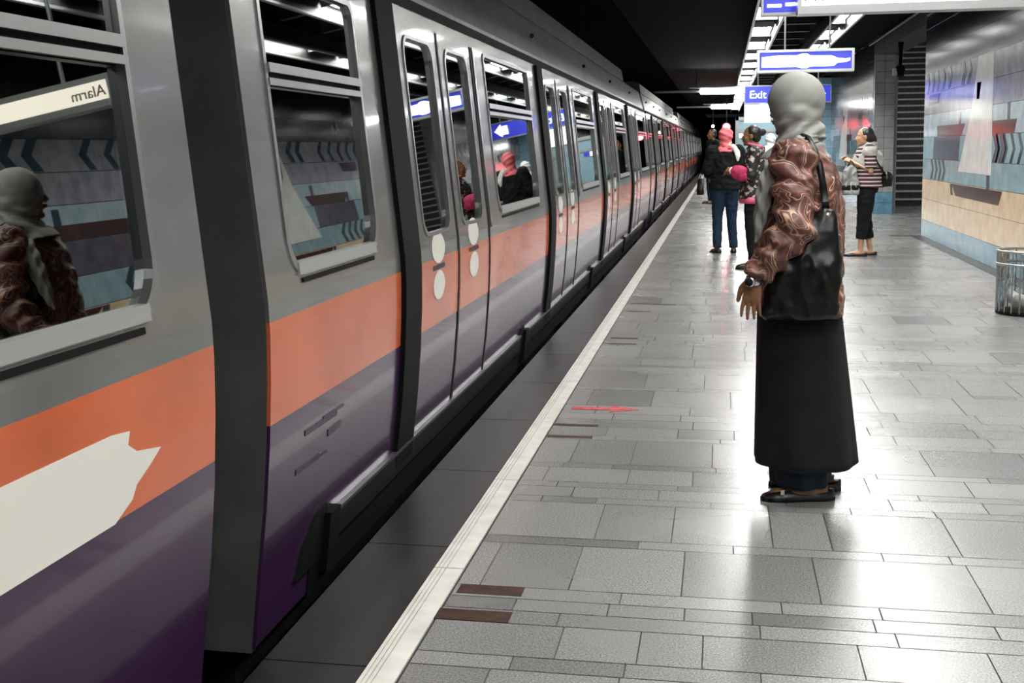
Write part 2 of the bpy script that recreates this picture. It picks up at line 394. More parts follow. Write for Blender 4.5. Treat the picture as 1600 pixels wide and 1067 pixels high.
mural_wall('wall_right_far', 3.02, 25.1, 34.6, .34, (9.3, 15.9))
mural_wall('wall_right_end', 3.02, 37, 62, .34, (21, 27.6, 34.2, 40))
# grey tiled end of the far wall, blue tiled pier
def tiled(name, x0, x1, y0, y1, z0, z1, m1, m2, skirt=.26, step=.22):
    bm = nb(); z = z0
    box(bm, x0+.005, x1-.005, y0+.005, y1-.005, z0, z1, 2)
    while z < z1-.01:
        t = min(z+step, z1); box(bm, x0, x1, y0, y1, z+.003, t-.003, 1 if z < skirt-.01 else 0); z = t
    return struct(name, bm, [M[m1], M[m2], M['t_dark']])
tiled('wall_pier', 3.025, 3.42, 24.94, 25.095, 0, 3.5, 't_grey', 't_skirt')
tiled('wall_blue_pier', 2.66, 3.04, 34.6, 36.9, 0, 3.3, 't_lblue', 't_skirt')
# recess with a flight of stairs going up
bm = nb()
for k in range(24):
    z0, yy = .172*k, 28+.30*k
    box(bm, 3.51, 6.2, yy, yy+.31, 0, z0+.172, 0)
    box(bm, 3.51, 6.2, yy-.015, yy+.05, z0+.132, z0+.176, 1)
struct('floor_stairs', bm, [M['stair'], M['nosing']])
bm = nb(); box(bm, 3.36, 3.5, 25.1, 36, 0, 3.5); box(bm, 6.2, 6.4, 18.9, 36, 0, 4.5); box(bm, 3.53, 6.2, 18.7, 18.85, 0, 3.5); struct('wall_stairwell', bm, M['t_grey'])
# ceilings
bm = nb(); box(bm, -1.5, 3.05, -3, 80, 3.55, 3.7); box(bm, 3.05, 6.4, -3, 24.5, 3.5, 3.7); struct('ceiling', bm, M['ceil'])
bm = nb(); box(bm, -7, -1.5, -19, 120, 4.2, 4.3); box(bm, -1.6, -1.5, -19, 120, 3.55, 4.25); struct('ceiling_over_track', bm, M['ceil'])
bm = nb(); box(bm, -6.6, -6.5, -19, 120, -1.3, 4.2); struct('wall_left', bm, M['black'])
bm = nb(); box(bm, -7, 9, 120, 120.2, -1.3, 4.3); struct('wall_tunnel', bm, M['black'])
bm = nb(); box(bm, -7, 9, -19.2, -19, -1.3, 4.3); struct('wall_back', bm, M['black'])
bm = nb()
for k in range(26): box(bm, .9, 1.5, 12+k*1.375, 12.1+k*1.375, 3.40, 3.54)
struct('ceiling_slats', bm, M['dark_metal'])
bm = nb(); box(bm, 2.90, 2.925, 8, 25, 3.38, 3.4); struct('trim_3', bm, M['alu_soft'])
bm = nb(); box(bm, 3.02, 3.5, 18.86, 25.08, 3.2, 3.5); struct('ceiling_lintel', bm, M['concrete'])

# ---- suspended light tracks with their lamps
ORD = ['nearest', 'second', 'third', 'fourth', 'fifth', 'sixth', 'seventh', 'eighth', 'ninth', 'tenth', 'eleventh', 'twelfth', 'thirteenth', 'fourteenth', 'fifteenth', 'sixteenth', 'farthest']
def light_strip(x0, x1, phase, label, place):
    t = thing('light_track', label, 'light track', ((x0+x1)/2, 30, 3.36))
    for xx in (x0-.035, x1+.005):
        bm = nb(); box(bm, xx-(x0+x1)/2, xx+.03-(x0+x1)/2, -38, 34, -.14, .035); box(bm, xx-.003-(x0+x1)/2, xx+.033-(x0+x1)/2, -38, 34, -.165, -.14, 1); obj('side_rail', bm, [M['dark_metal'], M['alu_soft']], t)
    for k in range(12, 24):
        bm = nb(); cyl(bm, (0, -37+k*3, .045), (0, -37+k*3, .19), .01, seg=8); obj('hanger', bm, M['dark_metal'], t)
    proto = None
    for k in range(-7, 17):
        yc = phase+k*2.75
        if k == -7:
            r = thing('ceiling_light', None, 'ceiling light', ((x0+x1)/2, yc, 3.34), 0)
            hw = (x1-x0)/2-.012
            bm = nb(); box(bm, -hw, hw, -.80, .80, .012, .05); box(bm, -hw, hw, -.80, -.785, -.04, .012); box(bm, -hw, hw, .785, .80, -.04, .012)
            obj('housing', bm, M['alu_soft'], r)
            bm = nb()
            pts = [(-hw+.03+(2*hw-.06)*i/6, 0) for i in range(7)]
            rings = []
            for yy in (-.78, -.76, .76, .78):
                s = .6 if abs(yy) > .77 else 1
                rings.append([(p[0], yy, .010-.022*s*math.sin(PI*(i+.5)/7)) for i, p in enumerate(pts)]+[(pts[-1][0], yy, .011), (pts[0][0], yy, .011)])
            loft(bm, rings); obj('diffuser', bm, M['lamp'], r)
            proto = r
        else:
            r = copy_tree(proto); r.location = ((x0+x1)/2, yc, 3.34)
        r['label'] = ('%s of the bright panel lamps seen in the ceiling track %s' % (ORD[k], place)) if k >= 0 else '%s lamp back from the frame edge in the ceiling track %s' % (ORD[-k-1], place)
        r['group'] = 'panel lamps in the track %s' % place
light_strip(.46, .82, 17.65, 'long twin-rail lamp track nearest the train, hung under the black ceiling', 'nearest the train')
light_strip(1.60, 1.90, 18.6, 'long twin-rail lamp track nearer the mural wall, hung under the black ceiling', 'nearer the mural wall')
def batten(xc, y, z, L, label):
    r = thing('tube_light', label, 'ceiling light', (xc, y, z), 0)
    bm = nb(); box(bm, -L/2-.3, L/2+.1, -.05, .05, .08, .12); obj('housing', bm, M['alu_soft'], r)
    bm = nb(); tube(bm, [(-L/2, 0, 0), (-L/2+.03, 0, 0), (L/2-.03, 0, 0), (L/2, 0, 0)], [.05, .085, .085, .05], 12); obj('tube', bm, M['tube'], r, True)
    bm = nb(); box(bm, -L/2-1.3, -L/2-.0, -.02, .02, -.03, .03); obj('bracket_arm', bm, M['alu_soft'], r)
    bm = nb(); cyl(bm, (-L/2-.1, 0, .1), (-L/2-.1, 0, 3.55-z), .012, seg=8); obj('hanger', bm, M['dark_metal'], r)
batten(-.015, 34, 2.96, 1.22, 'long white fluorescent tube across the far platform, the nearer of two')
batten(.09, 46, 2.92, 1.04, 'small white fluorescent tube across the far platform, the farther of two')

# ---- signal lamps far down the platform
def signal(x, y, z, r_, m_, label):
    t = thing('signal_lamp', label, 'signal lamp', (x, y, z))
    bm = nb(); ell(bm, (0, -.06, 0), (r_, r_*.6, r_), seg=14); obj('lens', bm, m_, t, True)
    bm = nb(); tube(bm, [(0, -.05, 0), (0, .12, 0)], r_*1.35, 14); obj('housing', bm, M['dark_metal'], t)
    bm = nb(); cyl(bm, (0, .05, 0), (0, .05, 3.55-z), .02, seg=8); obj('pole', bm, M['dark_metal'], t)
signal(.155, 45, 2.13, .13, M['red_lamp'], 'glowing red signal lamp above the person in the pink headscarf')
signal(-.38, 50, 2.25, .06, M['white_lamp'], 'small white lamp above the far man by the train')

# ============================================================ SIGNS
RX = Matrix.Rotation(PI/2, 3, 'X')
def hangers(t, xs, z0, z1):
    for x in xs:
        bm = nb(); cyl(bm, (x, 0, z0), (x, 0, z1), .012, seg=8); obj('hanger', bm, M['steel'], t)
def frame_box(bm, x0, x1, z0, z1, b, d, mi=0):
    box(bm, x0, x1, -d, d, z0, z0+b, mi); box(bm, x0, x1, -d, d, z1-b, z1, mi); box(bm, x0, x0+b, -d, d, z0+b, z1-b, mi); box(bm, x1-b, x1, -d, d, z0+b, z1-b, mi)
# slim cream light box, top right, cut by the frame; the train window mirrors it
t = thing('hanging_sign', 'large cream backlit sign with grey frame, cut by the top edge above the mural wall', 'sign', (.355, 6, 2.033))
bm = nb(); frame_box(bm, 0, 2.05, 0, .175, .038, .06); obj('frame', bm, M['steel'], t)
bm = nb(); box(bm, .018, 2.03, -.062, .04, .038, .142); obj('light_panel', bm, M['sign_cream'], t)
lettering('lettering', 'Alarm', .085, M['sign_text'], t, (.03, -.064, .06), RX)
bm = nb(); tube(bm, [(.74, -.064, .115), (.745, -.064, .075), (.765, -.064, .066), (.775, -.064, .08)], .006, 6); obj('script_mark', bm, M['sign_text'], t)
hangers(t, (.3, 1.1, 1.9), .175, 1.5)
t = thing('hanging_sign', 'blue backlit sign with white strokes, cut by the top edge beside the cream sign', 'sign', (.19, 6.25, 2.06))
bm = nb(); frame_box(bm, 0, .2, 0, .16, .012, .05); obj('frame', bm, M['steel'], t)
bm = nb(); box(bm, .012, .188, -.035, .035, .012, .148); obj('light_panel', bm, M['sign_blue'], t)
bm = nb(); box(bm, .03, .10, -.04, -.035, .04, .055); box(bm, .12, .17, -.04, -.035, .045, .06); obj('lettering', bm, M['sign_glow'], t)
hangers(t, (.1,), .16, 1.48)
# glaring blue and white sign over the woman's head
t = thing('hanging_sign', 'glaring blue and white light-box sign right above the grey headscarf', 'sign', (.43, 15.6, 2.33))
bm = nb(); frame_box(bm, 0, 1.2, 0, .285, .032, .09); obj('frame', bm, M['alu'], t)
bm = nb(); box(bm, .032, 1.168, -.07, .07, .032, .253); obj('light_panel', bm, M['sign_blue'], t)
bm = nb()
pl = [(.06, .07), (.5, .065), (.56, .05), (.62, .05), (.66, .068), (.95, .07), (1.0, .11), (1.10, .115), (1.15, .135), (1.15, .165), (1.10, .155), (1.0, .165), (.92, .20), (.66, .205), (.62, .23), (.56, .23), (.5, .21), (.3, .215), (.06, .195)]
poly_prism(bm, pl, 'y', -.073, -.07); obj('lettering', bm, M['sign_glow'], t)
hangers(t, (.35, .9), .285, 1.2)
# exit sign behind the head
t = thing('exit_sign', 'blue hanging Exit sign with a white arrow, partly behind the grey headscarf', 'sign', (.477, 27, 2.34))
bm = nb(); frame_box(bm, 0, 1.88, 0, .40, .022, .07); obj('frame', bm, M['steel'], t)
bm = nb(); box(bm, .022, 1.858, -.055, .055, .022, .378); obj('light_panel', bm, M['sign_blue'], t)
lettering('lettering', 'Exit', .24, M['sign_glow'], t, (.11, -.058, .12), RX)
bm = nb(); poly_prism(bm, [(1.45, .10), (1.6, .10), (1.6, .05), (1.76, .2), (1.6, .35), (1.6, .30), (1.45, .30)], 'y', -.058, -.055); obj('arrow', bm, M['sign_glow'], t)
hangers(t, (.3, 1.6), .40, 1.2)
t = thing('display_board', 'white lit display board hanging under the Exit sign', 'display board', (.487, 27, 1.925))
bm = nb(); box(bm, 0, .56, -.05, .05, 0, .40); obj('screen', bm, M['sign_white'], t)
bm = nb(); frame_box(bm, -.008, .568, -.008, .408, .01, .045); box(bm, .10, .12, -.055, -.045, .30, .39); obj('frame', bm, M['steel'], t)

# glazed kiosk far back
t = thing('kiosk', 'grey steel framed glazed booth behind the woman with the hair bun', 'kiosk', (.40, 33, 0))
bm = nb()
for x in (0, 1.5):
    for y in (0, 1.2): box(bm, x-.04, x+.04, y-.04, y+.04, 0, 2.2)
box(bm, -.04, 1.54, -.04, 1.24, 2.1, 2.2); box(bm, -.04, 1.54, -.04, .0, .85, .95); box(bm, -.04, 1.54, -.03, 0, 1.78, 1.86); obj('frame', bm, M['steel'], t)
bm = nb(); box(bm, 0, 1.5, -.01, .01, .95, 2.1); obj('window', bm, mat('kiosk_glass', rgb(130, 160, 172), .15), t)
bm = nb(); box(bm, 0, 1.5, 0, 1.2, .02, .85); obj('base_panel', bm, M['alu_soft'], t)
bm = nb(); box(bm, .06, .42, -.03, -.015, 1.63, 1.75); obj('notice', bm, M['sign_white'], t)
bm = nb(); box(bm, .42, .6, -.03, -.015, 1.65, 1.75); obj('blue_notice', bm, M['sign_blue'], t)

# added light, kept out of view, to brighten the stairs
t = thing('tube_light', 'added unseen light brightening the stairs, out of view behind the mural wall', 'ceiling light', (5.45, 26.6, 3.42))
bm = nb(); tube(bm, [(-.6, 0, 0), (.6, 0, 0)], .05, 12); obj('tube', bm, mat('added_stair_light', (.9, .9, .9), .5, emit=(1, 1, .97), es=90), t, True)
bm = nb(); box(bm, -.65, .65, -.06, .06, .05, .09); obj('housing', bm, M['alu_soft'], t)
# security camera on a drop pole
t = thing('security_camera', 'black security camera hanging on a pole in front of the stairs', 'security camera', (3.10, 22, 3.5))
bm = nb(); tube(bm, [(0, 0, 0), (0, 0, -.25), (0, 0, -.5), (0, 0, -.72)], [.07, .06, .035, .03], 12); obj('drop_pole', bm, M['blackrubber'], t)
bm = nb(); tube(bm, [(0, -.05, -.78), (0, .1, -.76)], .075, 14); ell(bm, (0, 0, -.86), (.07, .08, .06)); obj('camera_body', bm, M['blackrubber'], t)
bm = nb(); box(bm, -.13, -.06, -.04, .04, -.88, -.76); obj('side_box', bm, M['white_plastic'], t)

# litter bin
t = thing('litter_bin', 'clear ribbed litter bin with steel hoops at the right edge by the mural wall', 'litter bin', (2.47, 10.2, 0))
Rb = .225
bm = nb()
for z in (.415, .52):
    bm = nb(); tube(bm, [(Rb*math.cos(a), Rb*math.sin(a), z) for a in [2*PI*k/40 for k in range(41)]], .011, 8)
    obj('hoop', bm, M['alu'], t, True)
bm = nb()
for k in range(22):
    a = 2*PI*k/22; bm = nb(); cyl(bm, (Rb*math.cos(a), Rb*math.sin(a), .02), (Rb*math.cos(a), Rb*math.sin(a), .52), .006, seg=8); obj('upright', bm, M['steel'], t)
bm = nb(); tube(bm, [(0, 0, .008), (0, 0, .03)], Rb+.005, 40); obj('base_plate', bm, M['blackrubber'], t)
bm = nb()
rings = []
for i in range(14):
    z = .032+i*.036
    rings.append([((Rb-.02)*(1+.05*math.sin(a*9+i*.7)+.03*noise.noise(Vector((a*2, z*8, 1))))*math.cos(a), (Rb-.02)*(1+.05*math.sin(a*9+i*.7))*math.sin(a), z) for a in [2*PI*k/60 for k in range(60)]])
loft(bm, rings, False); obj('plastic_liner', bm, M['clear'], t, True)
bm = nb()
for k in range(9):
    a = k*2.4; ell(bm, (.10*math.cos(a), .10*math.sin(a), .09+.03*(k % 3)), (.07, .05, .045), Matrix.Rotation(k, 3, 'Y'), 12)
obj('litter', baked(bm, .012, 2, disp=lambda c, n: n*.012*noise.noise(c*30)), M['white_plastic'], t)

# ============================================================ THE TRAIN
CX = -2.75                                   # centre line of the track
PROF = [(-.16, -1.425), (.1, -1.395), (.3, -1.37), (.5, -1.352), (.7, -1.341), (.85, -1.338), (.95, -1.341), (2.06, -1.452)]
def XS(z):
    for (a, xa), (b, xb) in zip(PROF, PROF[1:]):
        if z <= b or b == 2.06: return xa+(xb-xa)*(z-a)/(b-a) - CX
def sbox(bm, y0, y1, z0, z1, o0, o1, mi=0):
    """a board lying along the bulged body side, between offsets o0 (inner) and o1 (outer)"""
    zs = [z0]+[p[0] for p in PROF if z0+.01 < p[0] < z1-.01]+[z1]
    rings = []
    for z in zs: rings.append([(XS(z)+o1, y0, z), (XS(z)+o1, y1, z), (XS(z)+o0, y1, z), (XS(z)+o0, y0, z)])
    loft(bm, rings, True, mi)
def rrect(y0, y1, z0, z1, r, k=8, rt=None):
    """rounded outline, counter-clockwise from the lower right corner; rt = radius of the upper corners"""
    rt = r if rt is None else rt
    P = []
    for (cy_, cz, a0, rr) in ((y1-r, z0+r, -PI/2, r), (y1-rt, z1-rt, 0, rt), (y0+rt, z1-rt, PI/2, rt), (y0+r, z0+r, PI, r)):
        for j in range(k+1): P.append((cy_+rr*math.cos(a0+PI/2*j/k), cz+rr*math.sin(a0+PI/2*j/k)))
    return P
def outer(y0, y1, z0, z1, inner, k=8):
    O = []; cor = [(y1, z0), (y1, z1), (y0, z1), (y0, z0)]
    for c in range(4):
        arc = inner[c*(k+1):(c+1)*(k+1)]; s, e = arc[0], arc[-1]; cy_, cz = cor[c]
        if c % 2 == 0: S = (s[0], cz); Q = (cy_, e[1])
        else: S = (cy_, s[1]); Q = (e[0], cz)
        for j in range(k+1):
            f = j/k
            if f <= .5: g = f*2; O.append((S[0]+(cy_-S[0])*g, S[1]+(cz-S[1])*g))
            else: g = f*2-1; O.append((cy_+(Q[0]-cy_)*g, cz+(Q[1]-cz)*g))
    return O
def ringband(bm, A, B, oa, ob, mi=0, closed=True):
    VA = [bm.verts.new((XS(z)+oa, y, z)) for y, z in A]; VB = [bm.verts.new((XS(z)+ob, y, z)) for y, z in B]
    n = len(A)
    for i in range(n):
        j = (i+1) % n
        vs = []
        for v in (VA[i], VA[j], VB[j], VB[i]):
            if not any((v.co-u_.co).length < 1e-6 for u_ in vs): vs.append(v)
        if len(vs) >= 3: bm.faces.new(vs).material_index = mi
def holed(bm, y0, y1, z0, z1, hole, th=.045, mi=0, off=0):
    O = outer(y0, y1, z0, z1, hole)
    ringband(bm, O, hole, off, off, mi); ringband(bm, hole, hole, off, off-th, mi); ringband(bm, O, hole, off-th, off-th, mi); ringband(bm, O, O, off, off-th, mi)
def window_frame(hole, w, out_, dep):
    """aluminium ring following the hole outline"""
    bm = nb()
    cy_ = sum(p[0] for p in hole)/len(hole); cz = sum(p[1] for p in hole)/len(hole)
    hy = max(p[0] for p in hole)-cy_; hz = max(p[1] for p in hole)-cz
    inn = [(cy_+(p[0]-cy_)*(1-w/hy), cz+(p[1]-cz)*(1-w/hz)) for p in hole]
    ringband(bm, hole, inn, out_, out_); ringband(bm, inn, inn, out_, -dep); ringband(bm, hole, hole, out_, -dep); ringband(bm, hole, inn, -dep, -dep)
    return bm, inn
def pane_mesh(outline, off):
    bm = nb()
    A = [bm.verts.new((XS(z)+off, y, z)) for y, z in outline]; B = [bm.verts.new((XS(z)+off-.006, y, z)) for y, z in outline]
    bm.faces.new(A); bm.faces.new(B[::-1])
    for i in range(len(A)): bm.faces.new((A[i], A[(i+1) % len(A)], B[(i+1) % len(A)], B[i]))
    return bm
CARL = 19.2
STRIPS = [1.60+4.36*k for k in range(4)]            # black vertical strips, centre
def window(car, y0, y1):
    hole = rrect(y0, y1, 1.0, 1.985, .13, rt=.05)
    bm, inn = window_frame(hole, .022, .006, .03)
    f = obj('window_frame', bm, M['alu'], car)
    bm = nb(); sbox(bm, y0+.07, y1-.07, 1.004, 1.045, -.02, .010); obj('sill', bm, M['alu_soft'], f)
    obj('lower_pane', pane_mesh([(min(max(a, y0+.01), y1-.01), min(b, 1.62)) for a, b in inn], -.018), M['pane'], f)
    bm = nb(); sbox(bm, y0+.02, y1-.02, 1.612, 1.634, -.01, .010); sbox(bm, y0+.02, y1-.02, 1.652, 1.682, -.01, .014); sbox(bm, y0+.02, y1-.02, 1.634, 1.652, -.016, -.004, 1)
    obj('hopper_rail', bm, [M['alu'], M['blackrubber']], f)
    obj('hopper_pane', pane_mesh([(y0+.025, 1.684), (y1-.025, 1.684), (y1-.025, 1.96), (y0+.025, 1.96)], -.012), M['pane'], f)
    bm = nb(); sbox(bm, y0+.10, y1-.10, .976, .992, 0, .006); obj('drip_seal', bm, M['blackrubber'], f)
    return hole
def door_leaf(car, y0, y1, stick):
    hole = rrect(y0+.13, y1-.13, 1.0, 1.93, .09)
    bm = nb(); sbox(bm, y0+.008, y1-.008, .06, .95, -.045, .003); holed(bm, y0+.008, y1-.008, .95, 2.0, hole, off=.003)
    d = obj('door', bm, M['livery'], car)
    b2, inn = window_frame(hole, .016, .009, .03); obj('window_seal', b2, M['alu'], d)
    obj('window_pane', pane_mesh(inn, -.012), M['pane'], d)
    yc = (y0+y1)/2-.03
    dz = .02 if stick else .0
    bm = nb(); poly_prism_side(bm, [(yc+.13*math.cos(a), .935+dz+.075*math.sin(a)) for a in [2*PI*k/24 for k in range(24)]], .004, .0055); obj('round_sticker', bm, M['decal_white'], d)
    bm = nb(); poly_prism_side(bm, [(yc+.115*math.cos(a), .755+dz+.07*math.sin(a)) for a in [2*PI*k/24 for k in range(24)]], .004, .0055); obj('round_sticker', bm, M['decal_white'], d)
    bm = nb(); sbox(bm, yc-.115, yc+.115, .832+dz, .855+dz, .004, .0056); obj('sticker_bar', bm, M['decal_dark'], d)
def poly_prism_side(bm, pts, o0, o1):
    A = [bm.verts.new((XS(z)+o0, y, z)) for y, z in pts]; B = [bm.verts.new((XS(z)+o1, y, z)) for y, z in pts]
    bm.faces.new(A[::-1]); bm.faces.new(B)
    for i in range(len(A)): bm.faces.new((A[i], A[(i+1) % len(A)], B[(i+1) % len(A)], B[i]))
def make_car():
    car = thing('metro_carriage', None, 'train carriage', (CX, 3.31, 0), 0, 'carriages of the metro train')
    shell = nb()
    wins = [(.20, 1.20)]+[(s+2.17, s+3.85) for s in STRIPS[:3]]+[(STRIPS[3]+2.17, 18.93)]
    # doors and the strips before them
    edges = []
    for s in STRIPS:
        door_leaf(car, s+.17, s+.985, 0); door_leaf(car, s+.985, s+1.80, 1)
        bm = nb(); sbox(bm, s-.12, s+.15, .03, 2.05, -.02, .022); obj('black_strip', bm, M['blackrubber'], car)
        bm = nb(); sbox(bm, s+.972, s+.998, .07, 1.99, -.01, .008); sbox(bm, s+1.795, s+1.815, .07, 1.99, -.01, .008); obj('door_seal', bm, M['dark_metal'], car)
        bm = nb(); sbox(bm, s+1.83, s+1.87, .95, 1.99, -.0, .014); obj('grab_handle', bm, M['alu'], car)
        edges.append((s+.16, s+1.81))
        sbox(shell, s+.16, s+1.81, 2.0, 2.06, -.045, 0); sbox(shell, s+.16, s+1.81, -.14, .055, -.045, -.004)
    solid = []; y = 0
    for a, b in edges: solid.append((y, a)); y = b
    solid.append((y, CARL))
    for a, b in solid:
        ws = [w_ for w_ in wins if a <= w_[0] and w_[1] <= b]
        sbox(shell, a, b, -.14, .95, -.045, 0)
        for w_ in ws:
            hole = window(car, *w_)
            holed(shell, max(a, w_[0]-.12), min(b, w_[1]+.12), .95, 2.06, hole)
            if w_[0]-.12 > a: sbox(shell, a, w_[0]-.12, .95, 2.06, -.045, 0)
            if w_[1]+.12 < b: sbox(shell, w_[1]+.12, b, .95, 2.06, -.045, 0)
        if not ws: sbox(shell, a, b, .95, 2.06, -.045, 0)
    # end walls and far side
    for yy in (0, CARL-.03):
        bm = nb(); poly_prism(bm, [(-1.3, -.14)]+[(XS(z)-.012, z) for z, _ in PROF]+[(-1.3, 2.06)], 'y', yy-.002, yy+.032); obj('end_wall', bm, M['greyrubber'], car)
    for (za, zb) in ((-.14, 1.0), (1.95, 2.06)): box(shell, -1.41, -1.35, 0, CARL, za, zb)
    for k in range(14): box(shell, -1.41, -1.35, k*1.4, k*1.4+.5, 1.0, 1.95)
    obj('body_shell', shell, M['livery'], car)
    # roof and cantrail
    bm = nb(); n = [(1.275, 2.10), (1.272, 2.14), (1.19, 2.44), (1.16, 2.47), (.7, 2.56), (0, 2.60), (-.7, 2.56), (-1.19, 2.44), (-1.30, 2.10)]
    k = 0; yy = 0
    while yy < CARL-.1:
        y1_ = min(yy+3.2, CARL); loft(bm, [[(x, yy+.004, z) for x, z in n], [(x, y1_-.004, z) for x, z in n]]); yy = y1_
    obj('roof', bm, M['roofpaint'], car)
    bm = nb(); n = [(1.20, 2.445), (1.165, 2.63), (1.08, 2.67), (-1.08, 2.67), (-1.20, 2.445)]
    loft(bm, [[(x, .0, z) for x, z in n], [(x, 15.6, z) for x, z in n]]); obj('roof_fairing', bm, M['roofdark'], car)
    bm = nb(); box(bm, 1.22, 1.300, 0, CARL, 2.055, 2.105); obj('gutter', bm, M['blackrubber'], car)
    bm = nb()
    for q in (.9, 3.6, 6.1, 9.7, 12.8, 16.2): poly_prism(bm, [(1.245+.018*math.cos(a), 2.3+.02*math.sin(a)) for a in [2*PI*j/10 for j in range(10)]], 'y', q, q+.03)
    obj('roof_fastener', bm, M['dark_metal'], car)
    # step rails and brackets, underframe
    bm = nb(); sbox(bm, .45, 17.8, -.15, -.012, -.01, .006); obj('lower_valance', bm, M['blackrubber'], car)
    for a, b in ((.69, 4.69), (4.98, 9.05), (9.34, 13.4), (13.7, 17.76)):
        bm = nb(); sbox(bm, a, b, -.01, .088, -.02, .020, 1); sbox(bm, a, b, .088, .102, -.02, .024, 0); obj('step_rail', bm, [M['alu'], M['dark_metal']], car)
    for a in (.56, 4.83, 9.19, 13.55):
        bm = nb(); sbox(bm, a-.0, a+.11, -.10, .12, -.02, .034)
        poly = [(a-.26, -.04), (a+.02, -.04), (a+.02, .15), (a-.08, .14), (a-.2, .06)]
        poly_prism_side(bm, poly, -.01, .012); obj('step_bracket', bm, M['blackrubber'], car)
    bm = nb(); box(bm, -1.15, 1.12, .3, CARL-.3, -.6, -.14)
    for q in (1.2, 3.6, 15.2, 17.6):
        for xx in (-.78, .72): cyl(bm, (xx, q, -.72), (xx+.1, q, -.72), .43, seg=28)
    for q in (2.4, 16.4): box(bm, -1.0, 1.05, q-1.5, q+1.5, -.95, -.5)
    for q in (6, 8.2, 10.4, 12.6): box(bm, .3, 1.18, q, q+1.4, -.75, -.14)
    obj('underframe', bm, M['dark_metal'], car)
    # gangway bellows to the next carriage
    bm = nb(); rings = []
    for i in range(9):
        s = .03 if i % 2 else 0
        rings.append([(x*(1-s), CARL+.006+.048*i, z) for x, z in [(1.14, -.1), (1.10, 1.0), (1.04, 2.2), (.9, 2.35), (-.9, 2.35), (-1.04, 2.2), (-1.14, -.1)]])
    loft(bm, rings); obj('gangway_bellows', bm, M['greyrubber'], car)
    # interior
    bm = nb(); box(bm, -1.34, 1.28, .06, CARL-.06, .02, .06, 1); box(bm, -1.25, 1.20, .06, CARL-.06, 2.16, 2.2)
    for k in range(14): box(bm, -1.34, -1.31, k*1.4+.02, k*1.4+.5, .06, 2.16)
    box(bm, -1.34, -1.31, .06, CARL-.06, .06, 1.0)
    obj('interior_lining', bm, [M['interior'], M['interior_floor']], car)
    for s in [-1.75]+STRIPS:
        a = max(s+2.05, .25)
        b = min(s+4.1, CARL-.3) if s > 0 else 1.35
        bm = nb(); poly_prism(bm, [(.78, .38), (1.18, .38), (1.18, .92), (1.11, .92), (1.09, .46), (.78, .46)], 'y', a, b); obj('bench_seat', bm, M['seat'], car)
        bm = nb(); poly_prism(bm, [(-.85, .38), (-1.3, .38), (-1.3, .92), (-1.22, .92), (-1.2, .46), (-.85, .46)], 'y', a, b); obj('bench_seat', bm, M['seat'], car)
        bm = nb()
        for xx in (-.6, .6): tube(bm, [(xx, a, .1), (xx, a, 2.16)], .017, 8); tube(bm, [(xx, b, .1), (xx, b, 2.16)], .017, 8); tube(bm, [(xx, a, 1.9), (xx, b, 1.9)], .015, 8)
        obj('grab_pole', bm, M['alu'], car)
    return car
car = make_car()
car['label'] = 'second metro carriage, from the dark gap to the step in the roof line'
for k, lab in ((-1, 'nearest metro carriage at the left edge, with the white arrow-shaped mark on its orange band'),
               (1, 'metro carriage just beyond the step in the roof line, behind the black-shirted man'),
               (2, 'far metro carriage, the last but one before the dark tunnel end'), (3, 'farthest metro carriage, reddened at the dark tunnel end')):
    c = copy_tree(car); c.location.y = 3.31+19.6*k; c['label'] = lab
    if k == -1:
        near = c
    if k == 3: car_last = c
# marks only the near carriage sides show
def side_pts(pts): return pts
o = None
bm = nb()
base = near.location.y
P = [(1.0, .566), (1.0, .778), (2.36, .774), (2.44, .765), (2.43, .735), (2.47, .71), (2.59, .690), (2.535, .66), (2.47, .63), (2.45, .60), (2.37, .566)]
poly_prism_side(bm, [(y-base, z) for y, z in P], .0005, .003); obj('white_mark', bm, M['decal_white'], near)
base = car.location.y
def dash(bm, x0, x1, z0, z1, s): poly_prism_side(bm, [(x0, z0), (x1, z1), (x1, z1+s), (x0, z0+s)], .0005, .0025)
bm = nb()
for (a, b, za, zb, s) in ((3.62, 3.95, .46, .458, .02), (3.80, 4.02, .475, .475, .012), (3.86, 4.0, .40, .405, .026), (3.55, 3.78, .345, .345, .02), (3.7, 3.86, .35, .345, .01)): dash(bm, a-base, b-base, za, zb, s)
obj('faint_lettering', bm, mat('faded_lettering', rgb(64, 46, 66), .4), car)


# ============================================================ THE PEOPLE
def cloth(name, c, rough=.8, c2=None, scale=12):
    return noisy(name, c, c2 or tuple(v*1.5+.002 for v in c), scale, rough, spec=.3)
M['skin'] = noisy('brown_skin', rgb(112, 78, 52), rgb(138, 98, 68), 14, .55)
M['skin_light'] = noisy('light_brown_skin', rgb(168, 128, 100), rgb(190, 150, 122), 14, .55)
M['hair'] = noisy('black_hair', (.004, .004, .004), (.012, .011, .01), 60, .4)
M['eye'] = mat('eye_white', (.6, .6, .58), .2)
M['lip'] = mat('lip', rgb(120, 62, 56), .5)
M['hijab_grey'] = noisy('olive_grey_scarf', rgb(112, 112, 106), rgb(146, 146, 142), 7, .8, bump=.05)
M['hijab_pink'] = cloth('pink_scarf', rgb(226, 98, 108), .7, rgb(240, 132, 138))
M['hijab_white'] = cloth('white_scarf', rgb(205, 208, 205), .7, rgb(225, 226, 222))
M['black_cloth'] = cloth('black_cloth', (.001, .002, .0025), .9)
M['navy_cloth'] = cloth('navy_cloth', (.003, .008, .015), .8)
M['jeans'] = cloth('dark_jeans', (.006, .018, .04), .8)
M['magenta'] = cloth('magenta_cloth', rgb(150, 42, 74), .6)
M['pink_cloth'] = cloth('pink_hem', rgb(196, 90, 118), .7)
M['grey_cloth'] = cloth('grey_vest', rgb(150, 148, 144), .7, rgb(176, 174, 168))
